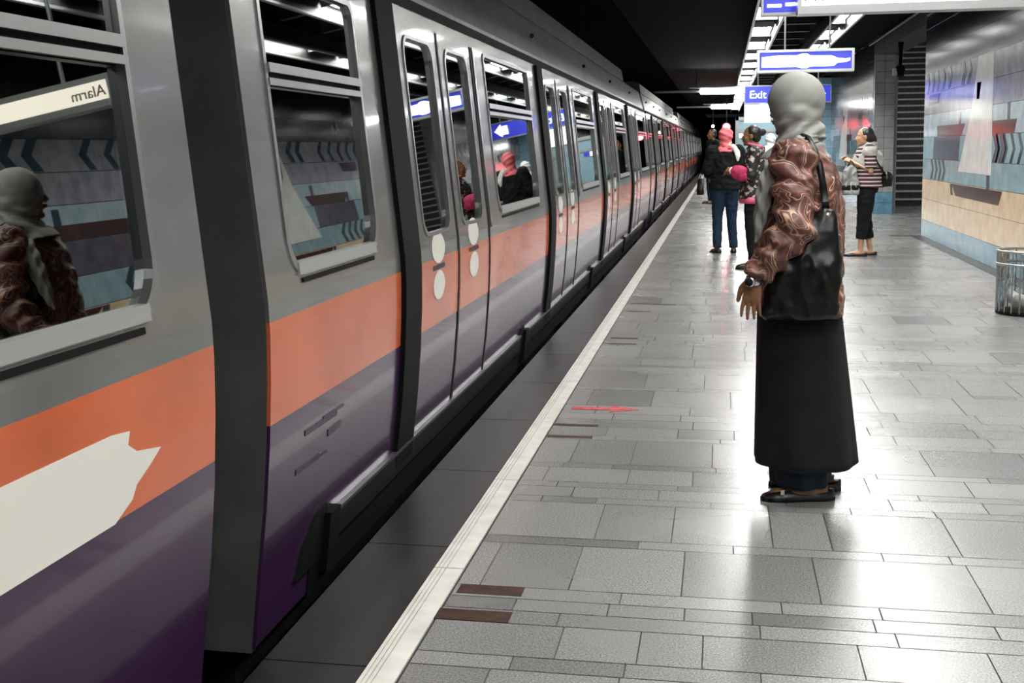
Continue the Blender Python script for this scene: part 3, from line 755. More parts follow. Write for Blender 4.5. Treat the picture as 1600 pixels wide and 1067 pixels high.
M['leather'] = noisy('black_leather', (.001, .0015, .0015), (.003, .003, .003), 9, .33, bump=.1, spec=.3)
M['shoe'] = mat('black_shoe', (.006, .006, .007), .35)
M['silver'] = mat('silver_watch', (.6, .6, .58), .25, .9)
def jacket_mat():
    m = mat('brown_swirl_print', (.1, .05, .04), .55)
    tc = N(m, 'ShaderNodeTexCoord'); nz = N(m, 'ShaderNodeTexNoise'); nz.inputs['Scale'].default_value = 5; nz.inputs['Detail'].default_value = 1.5
    LK(m, tc.outputs['Object'], nz.inputs['Vector'])
    mp = N(m, 'ShaderNodeMapping'); mp.inputs['Scale'].default_value = (1.5, 1.5, .85)
    LK(m, tc.outputs['Object'], mp.inputs[0])
    av = N(m, 'ShaderNodeMix', data_type='RGBA', blend_type='ADD'); av.inputs[0].default_value = .42
    LK(m, mp.outputs[0], av.inputs[6]); LK(m, nz.outputs['Color'], av.inputs[7])
    vo = N(m, 'ShaderNodeTexWave'); vo.wave_type = 'BANDS'; vo.bands_direction = 'DIAGONAL'
    vo.inputs['Scale'].default_value = 2.2; vo.inputs['Distortion'].default_value = 11; vo.inputs['Detail'].default_value = 2.6; vo.inputs['Detail Scale'].default_value = 1.8
    LK(m, av.outputs[2], vo.inputs['Vector'])
    r = ramp(m, [(0, rgb(70, 44, 40)), (.2, rgb(118, 70, 58)), (.34, rgb(58, 38, 36)), (.42, rgb(200, 172, 152)), (.50, rgb(104, 66, 58)), (.64, rgb(62, 42, 40)), (.76, rgb(176, 140, 122)), (.86, rgb(96, 58, 50))])
    LK(m, vo.outputs['Fac'], r.inputs[0])
    n2 = N(m, 'ShaderNodeTexNoise'); n2.inputs['Scale'].default_value = 26; n2.inputs['Detail'].default_value = 4; LK(m, tc.outputs['Object'], n2.inputs['Vector'])
    r2 = ramp(m, [(.35, (.55, .52, .5)), (.65, (1.15, 1.1, 1.05))]); LK(m, n2.outputs['Fac'], r2.inputs[0])
    ml = N(m, 'ShaderNodeMix', data_type='RGBA', blend_type='MULTIPLY'); ml.inputs[0].default_value = 1
    LK(m, r.outputs[0], ml.inputs[6]); LK(m, r2.outputs[0], ml.inputs[7]); LK(m, ml.outputs[2], bsdf(m).inputs['Base Color'])
    return m
M['jacket'] = jacket_mat()
def floral_mat():
    m = mat('black_floral_print', (.01, .01, .01), .7)
    tc = N(m, 'ShaderNodeTexCoord'); nz = N(m, 'ShaderNodeTexNoise'); nz.inputs['Scale'].default_value = 21; nz.inputs['Detail'].default_value = 2
    LK(m, tc.outputs['Object'], nz.inputs['Vector'])
    r = ramp(m, [(0, (.008, .009, .01)), (.58, rgb(176, 160, 150)), (.64, rgb(150, 90, 96)), (.67, rgb(190, 180, 170))], 'CONSTANT'); LK(m, nz.outputs['Fac'], r.inputs[0]); LK(m, r.outputs[0], bsdf(m).inputs['Base Color'])
    return m
M['floral'] = floral_mat()
def stripe_mat():
    m = mat('dark_pink_striped_knit', (.03, .02, .02), .8)
    tc = N(m, 'ShaderNodeTexCoord'); sp = N(m, 'ShaderNodeSeparateXYZ'); LK(m, tc.outputs['Object'], sp.inputs[0])
    d = N(m, 'ShaderNodeMath', operation='MULTIPLY'); LK(m, sp.outputs[2], d.inputs[0]); d.inputs[1].default_value = 21
    f = N(m, 'ShaderNodeMath', operation='FRACT'); LK(m, d.outputs[0], f.inputs[0])
    r = ramp(m, [(0, (.018, .015, .016)), (.62, rgb(205, 170, 172))], 'CONSTANT'); LK(m, f.outputs[0], r.inputs[0]); LK(m, r.outputs[0], bsdf(m).inputs['Base Color'])
    return m
M['stripes'] = stripe_mat()
M['silver_bag'] = noisy('silver_plastic_bag', rgb(70, 72, 72), rgb(170, 170, 168), 7, .4, stretch=(1, 1, .4))

def oval(cx, cy, z, rx, ry, rot=0, n=36, fold=0, nf=9, ph=0, tilt=0):
    P = []
    for k in range(n):
        a = 2*PI*k/n; f = 1+fold*math.sin(nf*a+ph)
        x, y = rx*f*math.cos(a), ry*f*math.sin(a)
        P.append((cx+x*math.cos(rot)-y*math.sin(rot), cy+x*math.sin(rot)+y*math.cos(rot), z+tilt*x))
    return P
def folds(amp, fx, fz, seed=0):
    def f(c, n):
        q = Vector((c.x*fx+seed, c.y*fx, c.z*fz))
        a = noise.noise(q); b = noise.noise(q*2.3+Vector((5, 1, 2)))
        return n*amp*((1-abs(a)*3)*.8+b*.5)
    return f
def head(bm, c, yaw=0, pitch=0, s=1.0):
    """a head looking along +Y before it is turned; one mass with brow, nose, lips, chin and ears"""
    m0 = Matrix.Translation(c) @ Matrix.Rotation(yaw, 4, 'Z') @ Matrix.Rotation(pitch, 4, 'X') @ Matrix.Scale(s, 4)
    t = nb()
    ell(t, (0, -.012, .030), (.075, .094, .088), seg=28); ell(t, (0, .022, -.025), (.060, .066, .088), seg=24)
    ell(t, (0, .036, -.078), (.042, .046, .032)); ell(t, (0, .070, -.096), (.019, .018, .016))
    ell(t, (0, .074, .026), (.050, .017, .010)); ell(t, (.034, .060, -.022), (.022, .022, .018)); ell(t, (-.034, .060, -.022), (.022, .022, .018))
    tube(t, [(0, .080, .018), (0, .098, -.012), (0, .108, -.027), (0, .094, -.036)], [.007, .009, .013, .010], 10)
    ell(t, (.011, .092, -.031), (.008, .010, .007)); ell(t, (-.011, .092, -.031), (.008, .010, .007))
    ell(t, (0, .088, -.054), (.021, .010, .006)); ell(t, (0, .086, -.064), (.018, .010, .006))
    for sx in (-1, 1):
        ell(t, (sx*.077, -.004, -.010), (.008, .020, .030)); ell(t, (sx*.080, -.010, .002), (.006, .012, .014))
        ell(t, (sx*.029, .074, .008), (.014, .010, .009))
    t.transform(m0); me = bpy.data.meshes.new('h'); t.to_mesh(me); t.free(); bm.from_mesh(me); bpy.data.meshes.remove(me)
    return m0
def hand(bm, w_, d, dorsal, thumb, s=1.0, curl=.25, spread=.10, grip=False):
    """palm, four unequal bent fingers and a thumb leaving the side of the palm"""
    w_, d = Vector(w_), Vector(d).normalized(); n = Vector(dorsal); n = (n-d*d.dot(n)).normalized()
    t = Vector(thumb); t = (t-d*d.dot(t)-n*n.dot(t)).normalized()
    rings = []
    for q, hw, ht in ((-.01, .024, .018), (.015, .030, .016), (.045, .038, .014), (.075, .041, .0125), (.088, .038, .010)):
        rings.append([w_+d*q*s+t*math.cos(a)*hw*.92*s+n*math.sin(a)*ht*s for a in [2*PI*k/16 for k in range(16)]])
    loft(bm, rings)
    for i, (off, L, r) in enumerate(((.0285, .076, .0074), (.0095, .086, .0077), (-.0098, .080, .0073), (-.0285, .064, .0066))):
        dd = (d+t*spread*(1.1-i*.75)).normalized(); p = w_+d*.078*s+t*off*s; pts = [p]
        ang = curl*(.35 if not grip else .9)*(1+.12*i)
        for seg_ in (.42, .32, .26):
            dd = (dd*math.cos(ang)-n*math.sin(ang)).normalized(); p = p+dd*L*seg_*s; pts.append(p); ang = curl*(1.0 if not grip else 1.5)
        tube(bm, pts, [r*s*1.05, r*s*1.06, r*s*.95, r*s*.72], 10); ell(bm, pts[-1], r*s*.74, seg=10)
        ell(bm, pts[0]+n*.003*s, r*s*1.1, seg=10)
    p0 = w_+d*.018*s+t*.024*s; d1 = (d*.72+t*.62-n*.30).normalized(); d2 = (d*.92+t*.20-n*.35).normalized()
    p1 = p0+d1*.036*s; p2 = p1+d2*.030*s; p3 = p2+d2*.024*s
    tube(bm, [p0, p1, p2, p3], [.015*s, .0118*s, .0105*s, .008*s], 10); ell(bm, p3, .008*s, seg=10)
def limb(bm, pts, rad, seg=16):
    tube(bm, pts, rad, seg)
    for p, r in list(zip(pts, rad))[1:-1]: ell(bm, p, r*.98, seg=14)
def body_mesh(J, skin, parent, voxel, s=1.0, hd=None, handkw=None):
    """J: joint positions; one continuous skin surface"""
    bm = nb()
    pc = Vector(J['pelvis']); ch = Vector(J['chest']); nk = Vector(J['neck'])
    rz_ = J.get('turn', 0)
    loft(bm, [oval(pc.x, pc.y, pc.z-.09, .12, .09, rz_, 20), oval(pc.x, pc.y, pc.z, .155, .105, rz_, 20), oval((pc.x+ch.x)/2, (pc.y+ch.y)/2, (pc.z+ch.z)/2, .12, .085, rz_, 20),
              oval(ch.x, ch.y, ch.z, .145, .10, rz_, 20), oval((ch.x+nk.x)/2, (ch.y+nk.y)/2, nk.z-.07, .135, .075, rz_, 20), oval(nk.x, nk.y, nk.z-.01, .055, .055, rz_, 20)])
    hc = Vector(J['head'])
    tube(bm, [nk-Vector((0, 0, .05)), nk+Vector((0, 0, .02)), hc-Vector((0, 0, .05))], [.058, .050, .050], 16)
    m0 = head(bm, hc, J.get('yaw', 0), J.get('pitch', 0), s)
    for q in ('L', 'R'):
        limb(bm, [J['sh'+q], J['el'+q], J['wr'+q]], [.047, .037, .024]); ell(bm, J['sh'+q], .052)
        limb(bm, [J['hip'+q], J['kn'+q], J['an'+q]], [.082, .054, .034])
        a = Vector(J['an'+q]); t = Vector(J['to'+q]); f = (t-a); f.z = 0; f.normalize()
        base = Vector((a.x, a.y, .028))
        tube(bm, [base-f*.055+Vector((0, 0, .01)), base+Vector((0, 0, .018)), base+f*.08, base+f*.15-Vector((0, 0, .006)), base+f*.185-Vector((0, 0, .012))], [.024, .034, .032, .026, .012], 14)
        tube(bm, [a, base], [.034, .032], 14)
        hk = dict(J.get('hand'+q, {})); 
        dd = hk.pop('d', Vector(J['wr'+q])-Vector(J['el'+q])); hand(bm, J['wr'+q], dd, **hk)
    o = obj('body', baked(bm, voxel, 3, .4), skin, parent, True)
    # eyes, brows, lips
    for sx in (-1, 1):
        e = nb(); ell(e, m0 @ Vector((sx*.029, .0775, .006)), .0088*s, seg=12); obj('eye', e, M['eye'], parent, True)
        e = nb(); tube(e, [m0 @ Vector((sx*.015, .090, .026)), m0 @ Vector((sx*.03, .088, .031)), m0 @ Vector((sx*.045, .076, .026))], [.002, .003, .0015], 6); obj('eyebrow', e, M['hair'], parent, True)
        e = nb(); ell(e, m0 @ Vector((sx*.029, .0855, .006)), .0042*s, seg=8); obj('iris', e, M['hair'], parent, True)
    e = nb(); ell(e, m0 @ Vector((0, .0915, -.054)), (.019, .008, .0045)); ell(e, m0 @ Vector((0, .0895, -.063)), (.016, .008, .005)); obj('lips', baked(e, .003, 2), M['lip'], parent, True)
    return m0
def stand(J0=None, **k):
    """default standing joints, facing +Y, person's left at -X"""
    J = dict(pelvis=(0, 0, .90), chest=(0, 0, 1.20), neck=(0, -.01, 1.39), head=(0, .015, 1.53),
             shL=(-.165, -.01, 1.34), elL=(-.205, -.03, 1.07), wrL=(-.20, .03, .84), shR=(.165, -.01, 1.34), elR=(.205, -.03, 1.07), wrR=(.20, .03, .84),
             hipL=(-.085, 0, .86), knL=(-.09, .02, .47), anL=(-.095, -.01, .085), toL=(-.11, .2, .02), hipR=(.085, 0, .86), knR=(.09, .02, .47), anR=(.095, -.01, .085), toR=(.11, .2, .02),
             handL=dict(dorsal=(-1, 0, 0), thumb=(0, 1, 0)), handR=dict(dorsal=(1, 0, 0), thumb=(0, 1, 0)))
    J.update(k); return J
def shoes(J, m_, parent, low=False):
    for q in ('L', 'R'):
        a = Vector(J['an'+q]); t = Vector(J['to'+q]); f = (t-a); f.z = 0; f.normalize(); b = Vector((a.x, a.y, 0))
        bm = nb(); s_ = Vector((-f.y, f.x, 0))
        rings = []
        for q_, hw, z1 in ((-.085, .016, .05), (-.07, .032, .062), (-.02, .037, .066), (.04, .036, .058), (.10, .042, .05), (.155, .038, .04), (.195, .022, .028), (.205, .008, .018)):
            z1 = min(z1, .045) if low and q_ < .06 else z1
            c = b+f*q_; rings.append([c+s_*hw+Vector((0, 0, .004)), c+s_*hw*1.05+Vector((0, 0, z1*.45)), c+s_*hw*.6+Vector((0, 0, z1*.92)), c+Vector((0, 0, z1)), c-s_*hw*.6+Vector((0, 0, z1*.92)), c-s_*hw*1.05+Vector((0, 0, z1*.45)), c-s_*hw+Vector((0, 0, .004))])
        loft(bm, rings); o = obj('shoe', bm, m_, parent, True)
        bm = nb(); pts = [(-.085, .02), (-.05, .034), (.04, .034), (.11, .043), (.17, .036), (.205, .014)]
        out = [b+f*x_+s_*w for x_, w in pts]+[b+f*x_-s_*w for x_, w in pts[::-1]]
        poly_prism(bm, [(p.x, p.y) for p in out], 'z', 0.001, .016); obj('sole', bm, M['blackrubber'], o)
def trousers(J, m_, parent, voxel, cut=.09, waist=1.0, wide=1.0, fold=.006, name='trousers'):
    bm = nb(); pc = Vector(J['pelvis']); rz_ = J.get('turn', 0)
    loft(bm, [oval(pc.x, pc.y, .80, .145, .115, rz_, 24), oval(pc.x, pc.y, .90, .172, .125, rz_, 24), oval(pc.x, pc.y, waist, .15, .11, rz_, 24)])
    for q in ('L', 'R'):
        h, k, a = Vector(J['hip'+q]), Vector(J['kn'+q]), Vector(J['an'+q])
        e = a+(k-a)*((cut-a.z)/max(k.z-a.z, .01))
        tube(bm, [h, (h+k)/2, k, (k+e)/2, e], [.098, .088*wide, .068*wide, .062*wide, .056*wide], 18)
    return obj(name, baked(bm, voxel, 4, disp=folds(fold, 9, 14, 3)), m_, parent, True)
def top(J, m_, parent, voxel, name, hem=.86, sleeve=1.0, rx=.185, ry=.135, srad=.062, fold=.008, hemr=None, seed=0):
    bm = nb(); pc = Vector(J['pelvis']); ch = Vector(J['chest']); nk = Vector(J['neck']); rz_ = J.get('turn', 0)
    hr = hemr or (rx*1.02, ry*1.05)
    L = lambda t: (pc.x+(ch.x-pc.x)*t, pc.y+(ch.y-pc.y)*t)
    loft(bm, [oval(*L(-.1), hem, *hr, rz_), oval(*L(.3), (hem+1.15)/2, rx*.96, ry*.98, rz_), oval(*L(.9), 1.16, rx, ry, rz_), oval(ch.x, ch.y, 1.28, rx*.98, ry*.88, rz_), oval((ch.x+nk.x)/2, (ch.y+nk.y)/2, 1.355, rx*.78, ry*.68, rz_), oval(nk.x, nk.y, 1.405, .07, .07, rz_)])
    for q in ('L', 'R'):
        s, e, w_ = Vector(J['sh'+q]), Vector(J['el'+q]), Vector(J['wr'+q])
        ell(bm, s, srad*1.08)
        if sleeve >= 1: tube(bm, [s, (s+e)/2, e, (e+w_)/2, w_-(w_-e).normalized()*.02], [srad*1.1, srad, srad*.9, srad*.78, srad*.62], 18); ell(bm, e, srad*.9)
        else: tube(bm, [s, s+(e-s)*sleeve*1.6], [srad*1.1, srad*1.05], 18)
    return obj(name, baked(bm, voxel, 4, disp=folds(fold, 10, 12, seed)), m_, parent, True)

# ---- the woman in the grey headscarf (axes as the platform: she faces the train, -X)
def main_woman():
    t = thing('person', 'woman in grey headscarf, brown patterned jacket and long black skirt standing facing the train', 'person', (.30, 4.74, 0))
    J = dict(pelvis=(0, 0, .92), chest=(-.01, -.0, 1.20), neck=(-.01, .0, 1.41), head=(-.028, .015, 1.555), turn=PI/2+.30, yaw=.80, pitch=-.05,
             shL=(-.035, -.175, 1.345), elL=(-.035, -.285, 1.09), wrL=(-.178, -.275, .905), shR=(.03, .165, 1.345), elR=(.05, .22, 1.08), wrR=(-.06, .20, .90),
             hipL=(0, -.085, .86), knL=(-.01, -.08, .47), anL=(.065, -.06, .085), toL=(-.13, -.10, .02), hipR=(.01, .085, .86), knR=(.02, .09, .47), anR=(.105, .10, .085), toR=(-.08, .12, .02),
             handL=dict(dorsal=(-.25, -1, 0), thumb=(-1, .1, 0), d=(-.10, .02, -1), curl=.24, spread=.10), handR=dict(dorsal=(0, 1, 0), thumb=(-1, 0, 0)))
    body_mesh(J, M['skin'], t, .0036)
    shoes(J, M['shoe'], t, low=True)
    # jacket: boxy body, wide crumpled sleeves
    bm = nb(); R_ = PI/2+.30
    loft(bm, [oval(.005, .0, .742, .195, .168, R_, 44), oval(.0, .0, .85, .198, .168, R_, 44), oval(0, 0, 1.0, .195, .163, R_, 44), oval(.0, 0, 1.18, .198, .158, R_, 44),
              oval(.0, 0, 1.28, .188, .14, R_, 44), oval(0, 0, 1.355, .15, .105, R_, 44), oval(-.01, 0, 1.41, .08, .07, R_, 44)])
    def sleeve(s, e, w_, r):
        s, e, w_ = Vector(s), Vector(e), Vector(w_)
        pts = []; rr = []
        for i in range(15):
            q = i/14
            p = s.lerp(e, q*2) if q < .5 else e.lerp(w_, (q-.5)*2)
            p = p + Vector((0, 0, -.0))
            pts.append(p); rr.append((r*(1.08-.42*q))*(1+.07*math.sin(i*2.1)))
        tube(bm, pts, rr, 22); ell(bm, e, r*.9); ell(bm, s, r*1.05)
    sleeve(J['shL'], J['elL'], (-.160, -.276, .932), .080); sleeve(J['shR'], J['elR'], (-.05, .20, .925), .08)
    tube(bm, [(-.157, -.276, .95), (-.166, -.276, .922)], [.050, .047], 18)
    f1 = folds(.010, 9, 13, 1)
    def crumple(c, n):
        d = f1(c, n)
        if c.y < -.19: # creases running round the sleeve
            d += n*.009*math.sin(c.z*70+c.x*38+2*noise.noise(c*14))
        return d
    obj('jacket', baked(bm, .0065, 3, disp=crumple), M['jacket'], t, True)
    # outer skirt, flaring to the right, inner skirt below its hem
    bm = nb(); rings = []
    for i in range(26):
        q = i/25; z = .80-.652*q
        cx = .003+.034*q; rx = .160+.043*q; fo = .010+.022*q
        P_ = oval(cx, .0, z, rx, .165+.05*q, 0, 120, fo, 7, .8+q*.6)
        rings.append(P_)
    inner = [[(x*.97, y*.97, z) for x, y, z in r] for r in rings[::-1]]
    loft(bm, rings+inner); obj('skirt', bm, M['black_cloth'], t, True)
    bm = nb(); rings = [oval(.02, .01, z, .125-.002*i, .15, 0, 90, .05, 8, 1.1) for i, z in enumerate((.30, .22, .16, .11, .075, .058))]
    loft(bm, rings+[[(x*.96, y*.96, z) for x, y, z in r] for r in rings[::-1]]); obj('underskirt', bm, M['navy_cloth'], t, True)
    # headscarf: close cover over the head, gathered dark folds at the nape, an end falling in front
    bm = nb()
    hc = Vector((-.022, .012, 1.565))
    ell(bm, hc+Vector((.006, -.008, .010)), (.104, .116, .112), Matrix.Rotation(.8, 3, 'Z'), 32)
    ell(bm, hc+Vector((.012, -.02, -.035)), (.094, .100, .105), None, 28)
    loft(bm, [oval(-.012, -.006, 1.50, .088, .096, 0), oval(-.008, -.008, 1.45, .080, .088, 0), oval(-.004, -.006, 1.415, .088, .095, 0), oval(-.01, -.0, 1.38, .112, .125, .3), oval(-.02, 0, 1.35, .13, .15, .3)])
    for k in range(4):
        r = .084+.005*k
        tube(bm, [(-.008+r*math.cos(a), -.006+(r+.010)*math.sin(a), 1.452-.017*k+.034*math.cos(a+.55)) for a in [2*PI*j/30 for j in range(31)]], .010, 10)
    def scarf_disp(c, n):
        a = math.atan2(c.y-.01, c.x+.02)
        k = max(0, min(1, (1.60-c.z)/.12))
        return n*(.0055*math.sin(c.z*95-c.x*70+2.5*noise.noise(c*9))*k*(1 if c.z < 1.5 else .45)+.004*noise.noise(Vector((c.x*12+c.z*10, c.y*12, c.z*16)))*(.4+k))
    obj('headscarf', baked(bm, .005, 7, disp=scarf_disp), M['hijab_grey'], t, True)
    # flat wide scarf end, over the near shoulder and down the front edge
    bm = nb()
    path = [(.055, -.115, 1.425), (.0, -.135, 1.418), (-.055, -.15, 1.385), (-.098, -.165, 1.33), (-.128, -.175, 1.26), (-.148, -.175, 1.18), (-.160, -.165, 1.09), (-.166, -.15, 1.03)]
    rings = []
    for i, p in enumerate(path):
        p = Vector(p); d = (Vector(path[min(i+1, 7)])-Vector(path[max(i-1, 0)])).normalized()
        out = Vector((-.35, -1, .25)); out = (out-d*d.dot(out)).normalized(); s_ = d.cross(out)
        w_ = [.020, .028, .040, .046, .042, .034, .024, .008][i]
        rings.append([p+s_*w_*math.cos(a)+out*.013*math.sin(a)+out*.006*math.sin(3*math.cos(a)*2) for a in [2*PI*k/28 for k in range(28)]])
    loft(bm, rings); obj('scarf_end', baked(bm, .005, 2, disp=lambda c, n: n*.003*math.sin(c.x*160+c.z*60)), M['hijab_grey'], t, True)
    # wrist watch
    w_ = Vector((-.180, -.276, .897)); d = Vector((-.35, .03, -.9)).normalized(); u_, v_ = frame(d)
    bm = nb(); tube(bm, [w_-d*.011+Vector((0, 0, 0)), w_+d*.011], .0315, 24); wt = obj('wristwatch', bm, M['silver'], t, True)
    bm = nb(); c = w_+Vector((-.012, -.031, 0)); tube(bm, [c+Vector((.002, .006, 0)), c-Vector((.004, .010, 0))], .019, 20); ob = obj('case', bm, M['silver'], wt, True)
    bm = nb(); tube(bm, [c-Vector((.004, .0095, 0)), c-Vector((.0045, .0115, 0))], .015, 20); obj('dial', bm, M['black_cloth'], wt, True)
    # bare heel skin is part of the body; buckle on the near shoe
    bm = nb(); box(bm, -.062, -.048, -.137, -.130, .035, .055); obj('shoe_buckle', bm, M['silver'], t)
    # shoulder bag carried on the near side
    g = thing('shoulder_bag', 'black leather shoulder bag hanging at the hip of the woman in the grey headscarf', 'bag', (.30, 4.74, .74))
    bm = nb()
    def sec(z, x0, x1, y, th):
        n = 28; return [((x0+x1)/2+(x1-x0)/2*math.copysign(abs(math.cos(a))**.55, math.cos(a)), y+th*math.copysign(abs(math.sin(a))**.7, math.sin(a)), z) for a in [2*PI*k/n for k in range(n)]]
    loft(bm, [sec(.012, -.135, .120, -.225, .028), sec(.03, -.150, .132, -.227, .042), sec(.12, -.145, .138, -.228, .05), sec(.21, -.120, .140, -.226, .046), sec(.28, -.08, .138, -.222, .038), sec(.34, -.02, .132, -.216, .030), sec(.39, .03, .130, -.208, .020), sec(.42, .055, .115, -.203, .012)])
    obj('bag_body', baked(bm, .006, 3, disp=folds(.010, 11, 9, 8)), M['leather'], g, True)
    bm = nb()
    path = [(.088, -.205, .40), (.075, -.205, .50), (.060, -.198, .58), (.040, -.178, .645), (.018, -.140, .69), (-.01, -.10, .705), (-.06, -.09, .68), (-.10, -.13, .62), (-.12, -.165, .52), (-.10, -.195, .38), (-.06, -.21, .28)]
    tube(bm, path, .013, 12, flat=.5, up=(0, -1, .3)); obj('strap', bm, M['leather'], g, True)
    bm = nb(); tube(bm, [(.088, -.212, .39), (.088, -.222, .41)], .014, 14); obj('buckle', bm, M['silver'], g, True)
main_woman()

def scarf_cover(J, m_, parent, voxel, nape=.10):
    h = Vector(J['head']); bm = nb(); ya = J.get('yaw', 0); r = Matrix.Rotation(ya, 3, 'Z')
    ell(bm, h+r @ Vector((0, -.024, .022)), (.096, .104, .106), r, 26); ell(bm, h+r @ Vector((0, -.02, -.06)), (.083, .078, .09), r, 24)
    nk = Vector(J['neck']); loft(bm, [oval(nk.x, nk.y, nk.z+.06, .074, .074), oval(nk.x, nk.y, nk.z, .095, .092), oval(nk.x, nk.y, nk.z-.06, .15, .125, J.get('turn', 0))])
    obj('headscarf', baked(bm, voxel, 4, disp=lambda c, n: n*.004*math.sin(c.z*90+c.x*40)), m_, parent, True)
def hair_cap(J, parent, voxel, bun=None, tail=None):
    h = Vector(J['head']); ya = J.get('yaw', 0); r = Matrix.Rotation(ya, 3, 'Z'); bm = nb()
    ell(bm, h+r @ Vector((0, -.026, .038)), (.083, .092, .088), r, 26); ell(bm, h+r @ Vector((0, -.050, -.01)), (.076, .062, .07), r, 24)
    if bun: ell(bm, h+r @ Vector(bun), (.040, .042, .045)); tube(bm, [h+r @ Vector((0, -.08, .03)), h+r @ Vector(bun)], [.03, .02], 12)
    if tail: tube(bm, [h+r @ Vector(p) for p in tail], [.03, .034, .03, .018], 12)
    obj('hair', baked(bm, voxel, 3, disp=lambda c, n: n*.003*noise.noise(c*60)), M['hair'], parent, True)

# ---- pink headscarf, seen from behind
t = thing('person', 'person in pink headscarf, black jacket and dark jeans seen from behind', 'person', (.045, 15.75, 0), .12)
J = stand(elL=(-.235, -.02, 1.09), wrL=(-.20, .12, 1.0), elR=(.225, .01, 1.09), wrR=(.13, .16, 1.06), anL=(-.10, -.02, .085), toL=(-.15, .15, .02), knL=(-.095, .03, .47), anR=(.115, .0, .085), toR=(.14, .2, .02))
body_mesh(J, M['skin'], t, .008); shoes(J, M['shoe'], t); trousers(J, M['jeans'], t, .011, .07)
top(J, M['black_cloth'], t, .011, 'jacket', hem=.84, rx=.20, ry=.15, srad=.075, fold=.012); scarf_cover(J, M['hijab_pink'], t, .008)
bm = nb(); tube(bm, [(.03, -.105, 1.44), (.09, -.12, 1.40), (.13, -.12, 1.34), (.145, -.13, 1.27), (.14, -.135, 1.21)], [.022, .034, .04, .034, .012], 14, flat=.45, up=(0, -1, .2))
obj('white_scarf', baked(bm, .007, 3, disp=folds(.004, 20, 20, 1)), M['hijab_white'], t, True)

# ---- hair bun, floral top, facing the train
t = thing('person', 'woman with black hair bun, black floral top and black trousers facing the train', 'person', (.36, 13.72, 0), PI/2-.05)
J = stand(head=(-.0, .035, 1.515), elL=(-.225, .03, 1.08), wrL=(-.15, .20, 1.12), elR=(.215, .02, 1.08), wrR=(.10, .23, 1.10), handL=dict(dorsal=(-.6, .3, .6), thumb=(0, .3, 1), curl=.6), handR=dict(dorsal=(.6, .3, .6), thumb=(0, .3, 1), curl=.6), toL=(-.11, .2, .02))
body_mesh(J, M['skin'], t, .007); shoes(J, M['shoe'], t); trousers(J, M['black_cloth'], t, .010, .08, wide=1.05)
top(J, M['floral'], t, .010, 'floral_top', hem=.80, rx=.195, ry=.155, srad=.066, fold=.008, hemr=(.20, .165)); hair_cap(J, t, .006, bun=(0, -.125, .045))
bm = nb(); loft(bm, [oval(0, 0, .755, .198, .16, 0, 40), oval(0, 0, .80, .204, .168, 0, 40), oval(0, 0, .83, .200, .162, 0, 40)]); obj('pink_hem', bm, M['pink_cloth'], t, True)
bm = nb(); tube(bm, [(.075*math.cos(a), -.01+.08*math.sin(a), 1.41+.02*math.sin(a)) for a in [2*PI*k/24 for k in range(25)]], .017, 10); obj('pink_collar', bm, M['pink_cloth'], t, True)
g = thing('handbag', 'magenta bag held in the crook of the arm of the woman with the hair bun', 'bag', (.19, 13.52, 1.0))
bm = nb(); ell(bm, (.01, -.01, .10), (.115, .06, .085), Matrix.Rotation(.35, 3, 'Y'), 24); box(bm, -.07, .10, -.05, .03, .04, .15)
obj('bag_body', baked(bm, .008, 5, disp=folds(.006, 14, 14, 2)), M['magenta'], g, True)
bm = nb(); tube(bm, [(-.09, -.03, .10), (-.105, -.02, .14), (-.08, -.01, .165)], .010, 8); obj('handle', bm, M['hijab_white'], g, True)

# ---- striped top, facing left, shopping bag
t = thing('person', 'woman in striped top and grey vest with cropped black trousers near the stairs', 'person', (1.80, 15.42, 0), PI/2)
J = stand(head=(0, .04, 1.50), pelvis=(0, -.02, .90), chest=(0, .0, 1.18), elL=(-.215, -.02, 1.08), wrL=(-.13, .20, 1.19), elR=(.20, .02, 1.07), wrR=(.06, .22, 1.20),
          handL=dict(dorsal=(-.5, 0, .8), thumb=(.2, .4, .8), curl=.9, grip=True), handR=dict(dorsal=(.5, .2, .8), thumb=(-.2, .4, .8), curl=.7),
          knL=(-.08, .04, .47), anL=(-.075, .07, .085), toL=(-.09, .3, .02), knR=(.08, -.0, .47), anR=(.09, -.07, .085), toR=(.10, .12, .02))
body_mesh(J, M['skin_light'], t, .007); shoes(J, M['shoe'], t, low=True); trousers(J, M['black_cloth'], t, .010, .22, wide=1.2, waist=.98)
top(J, M['stripes'], t, .010, 'striped_top', hem=.87, rx=.205, ry=.185, srad=.07, sleeve=.55, fold=.006)
hair_cap(J, t, .006, tail=[(0, -.10, .02), (0, -.12, -.03), (0, -.12, -.08), (0, -.11, -.12)])
bm = nb(); loft(bm, [oval(0, -.01, 1.12, .216, .196), oval(0, -.01, 1.19, .218, .194), oval(0, -.01, 1.27, .216, .175), oval(0, -.01, 1.34, .17, .12), oval(0, -.01, 1.40, .085, .09)])
for s_ in (-1, 1): ell(bm, (s_*.172, -.01, 1.31), (.088, .094, .09))
tube(bm, [(-.08, .09, 1.30), (-.09, .02, 1.40), (0, -.10, 1.42), (.09, .02, 1.40), (.08, .09, 1.30)], .028, 12)
obj('grey_vest', baked(bm, .009, 3, disp=folds(.006, 12, 12, 6)), M['grey_cloth'], t, True)
g = thing('shopping_bag', 'silver and black shopping bag hanging from the hand of the woman in the striped top', 'bag', (1.58, 15.26, .78))
bm = nb()
def sec2(z, hw, th, mi=0): return [(hw*math.copysign(abs(math.cos(a))**.6, math.cos(a)), th*math.copysign(abs(math.sin(a))**.6, math.sin(a)), z) for a in [2*PI*k/28 for k in range(28)]]
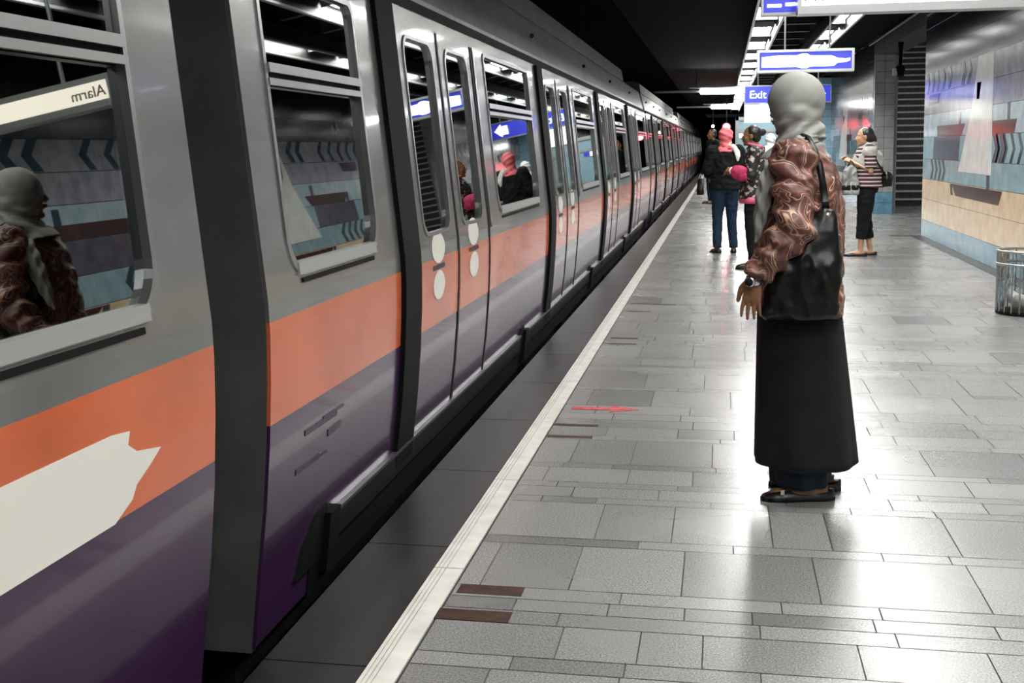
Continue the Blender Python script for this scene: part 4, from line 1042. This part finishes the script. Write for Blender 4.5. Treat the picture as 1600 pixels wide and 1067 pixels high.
loft(bm, [sec2(.0, .10, .04), sec2(.02, .115, .055), sec2(.14, .11, .055), sec2(.27, .085, .04), sec2(.36, .06, .02)])
obj('bag_body', baked(bm, .008, 3, disp=folds(.010, 16, 10, 4)), M['silver_bag'], g, True)
bm = nb(); loft(bm, [sec2(.06, .121, .062), sec2(.12, .120, .062)]); obj('black_band', bm, M['black_cloth'], g, True)
for s_ in (-1, 1):
    bm = nb(); tube(bm, [(-.035, s_*.01, .35), (-.01, s_*.012, .40), (.0, s_*.005, .435), (.03, s_*.012, .40), (.045, s_*.01, .35)], .006, 8); obj('handle', bm, M['black_cloth'], g, True)
g = thing('handbag', 'dark handbag slung behind the woman in the striped top', 'bag', (2.03, 15.36, .88))
bm = nb(); ell(bm, (0, 0, .09), (.085, .11, .10)); box(bm, -.06, .06, -.09, .09, .0, .12); obj('bag_body', baked(bm, .009, 4), M['leather'], g, True)
bm = nb(); tube(bm, [(-.03, -.09, .15), (-.12, -.15, .28), (-.19, -.165, .40), (-.23, -.14, .50), (-.235, -.05, .515), (-.16, .05, .45), (-.04, .06, .18)], .012, 8); obj('strap', bm, M['leather'], g, True)

# ---- tall man far along the platform edge
t = thing('person', 'man in black shirt and jeans carrying a bag beside the far train', 'person', (-.235, 29.6, 0), PI/2+.5)
J = stand(); J['head'] = (0, .02, 1.52)
body_mesh(J, M['skin'], t, .010); shoes(J, M['shoe'], t); trousers(J, M['jeans'], t, .013, .07); top(J, M['black_cloth'], t, .013, 'black_shirt', hem=.88, rx=.20, ry=.14, srad=.068, sleeve=.5); hair_cap(J, t, .009)
t.scale = (1.12, 1.12, 1.12)
g = thing('carrier_bag', 'narrow dark bag with white handles held by the man in the black shirt', 'bag', (-.52, 29.45, .22))
bm = nb(); loft(bm, [sec2(.0, .085, .05), sec2(.03, .09, .06), sec2(.40, .075, .05)]); obj('bag_body', bm, M['leather'], g, True)
for s_ in (-1, 1):
    bm = nb(); tube(bm, [(-.045, s_*.03, .39), (-.0, s_*.02, .52), (.045, s_*.03, .39)], .012, 8); obj('handle', bm, M['hijab_white'], g, True)
# ---- white headscarf far behind
t = thing('person', 'small far figure in white headscarf between the hair bun and the grey headscarf', 'person', (.86, 21.9, 0), .3)
J = stand(head=(0, .02, 1.50)); body_mesh(J, M['skin'], t, .011); shoes(J, M['shoe'], t); trousers(J, M['black_cloth'], t, .014)
top(J, M['black_cloth'], t, .013, 'coat', hem=.55, hemr=(.21, .17)); scarf_cover(J, M['hijab_white'], t, .011)
bm = nb(); loft(bm, [oval(0, 0, 1.22, .17, .15), oval(0, 0, 1.34, .15, .13), oval(0, 0, 1.42, .08, .08)]); obj('scarf_drape', baked(bm, .011, 3), M['hijab_white'], t, True)
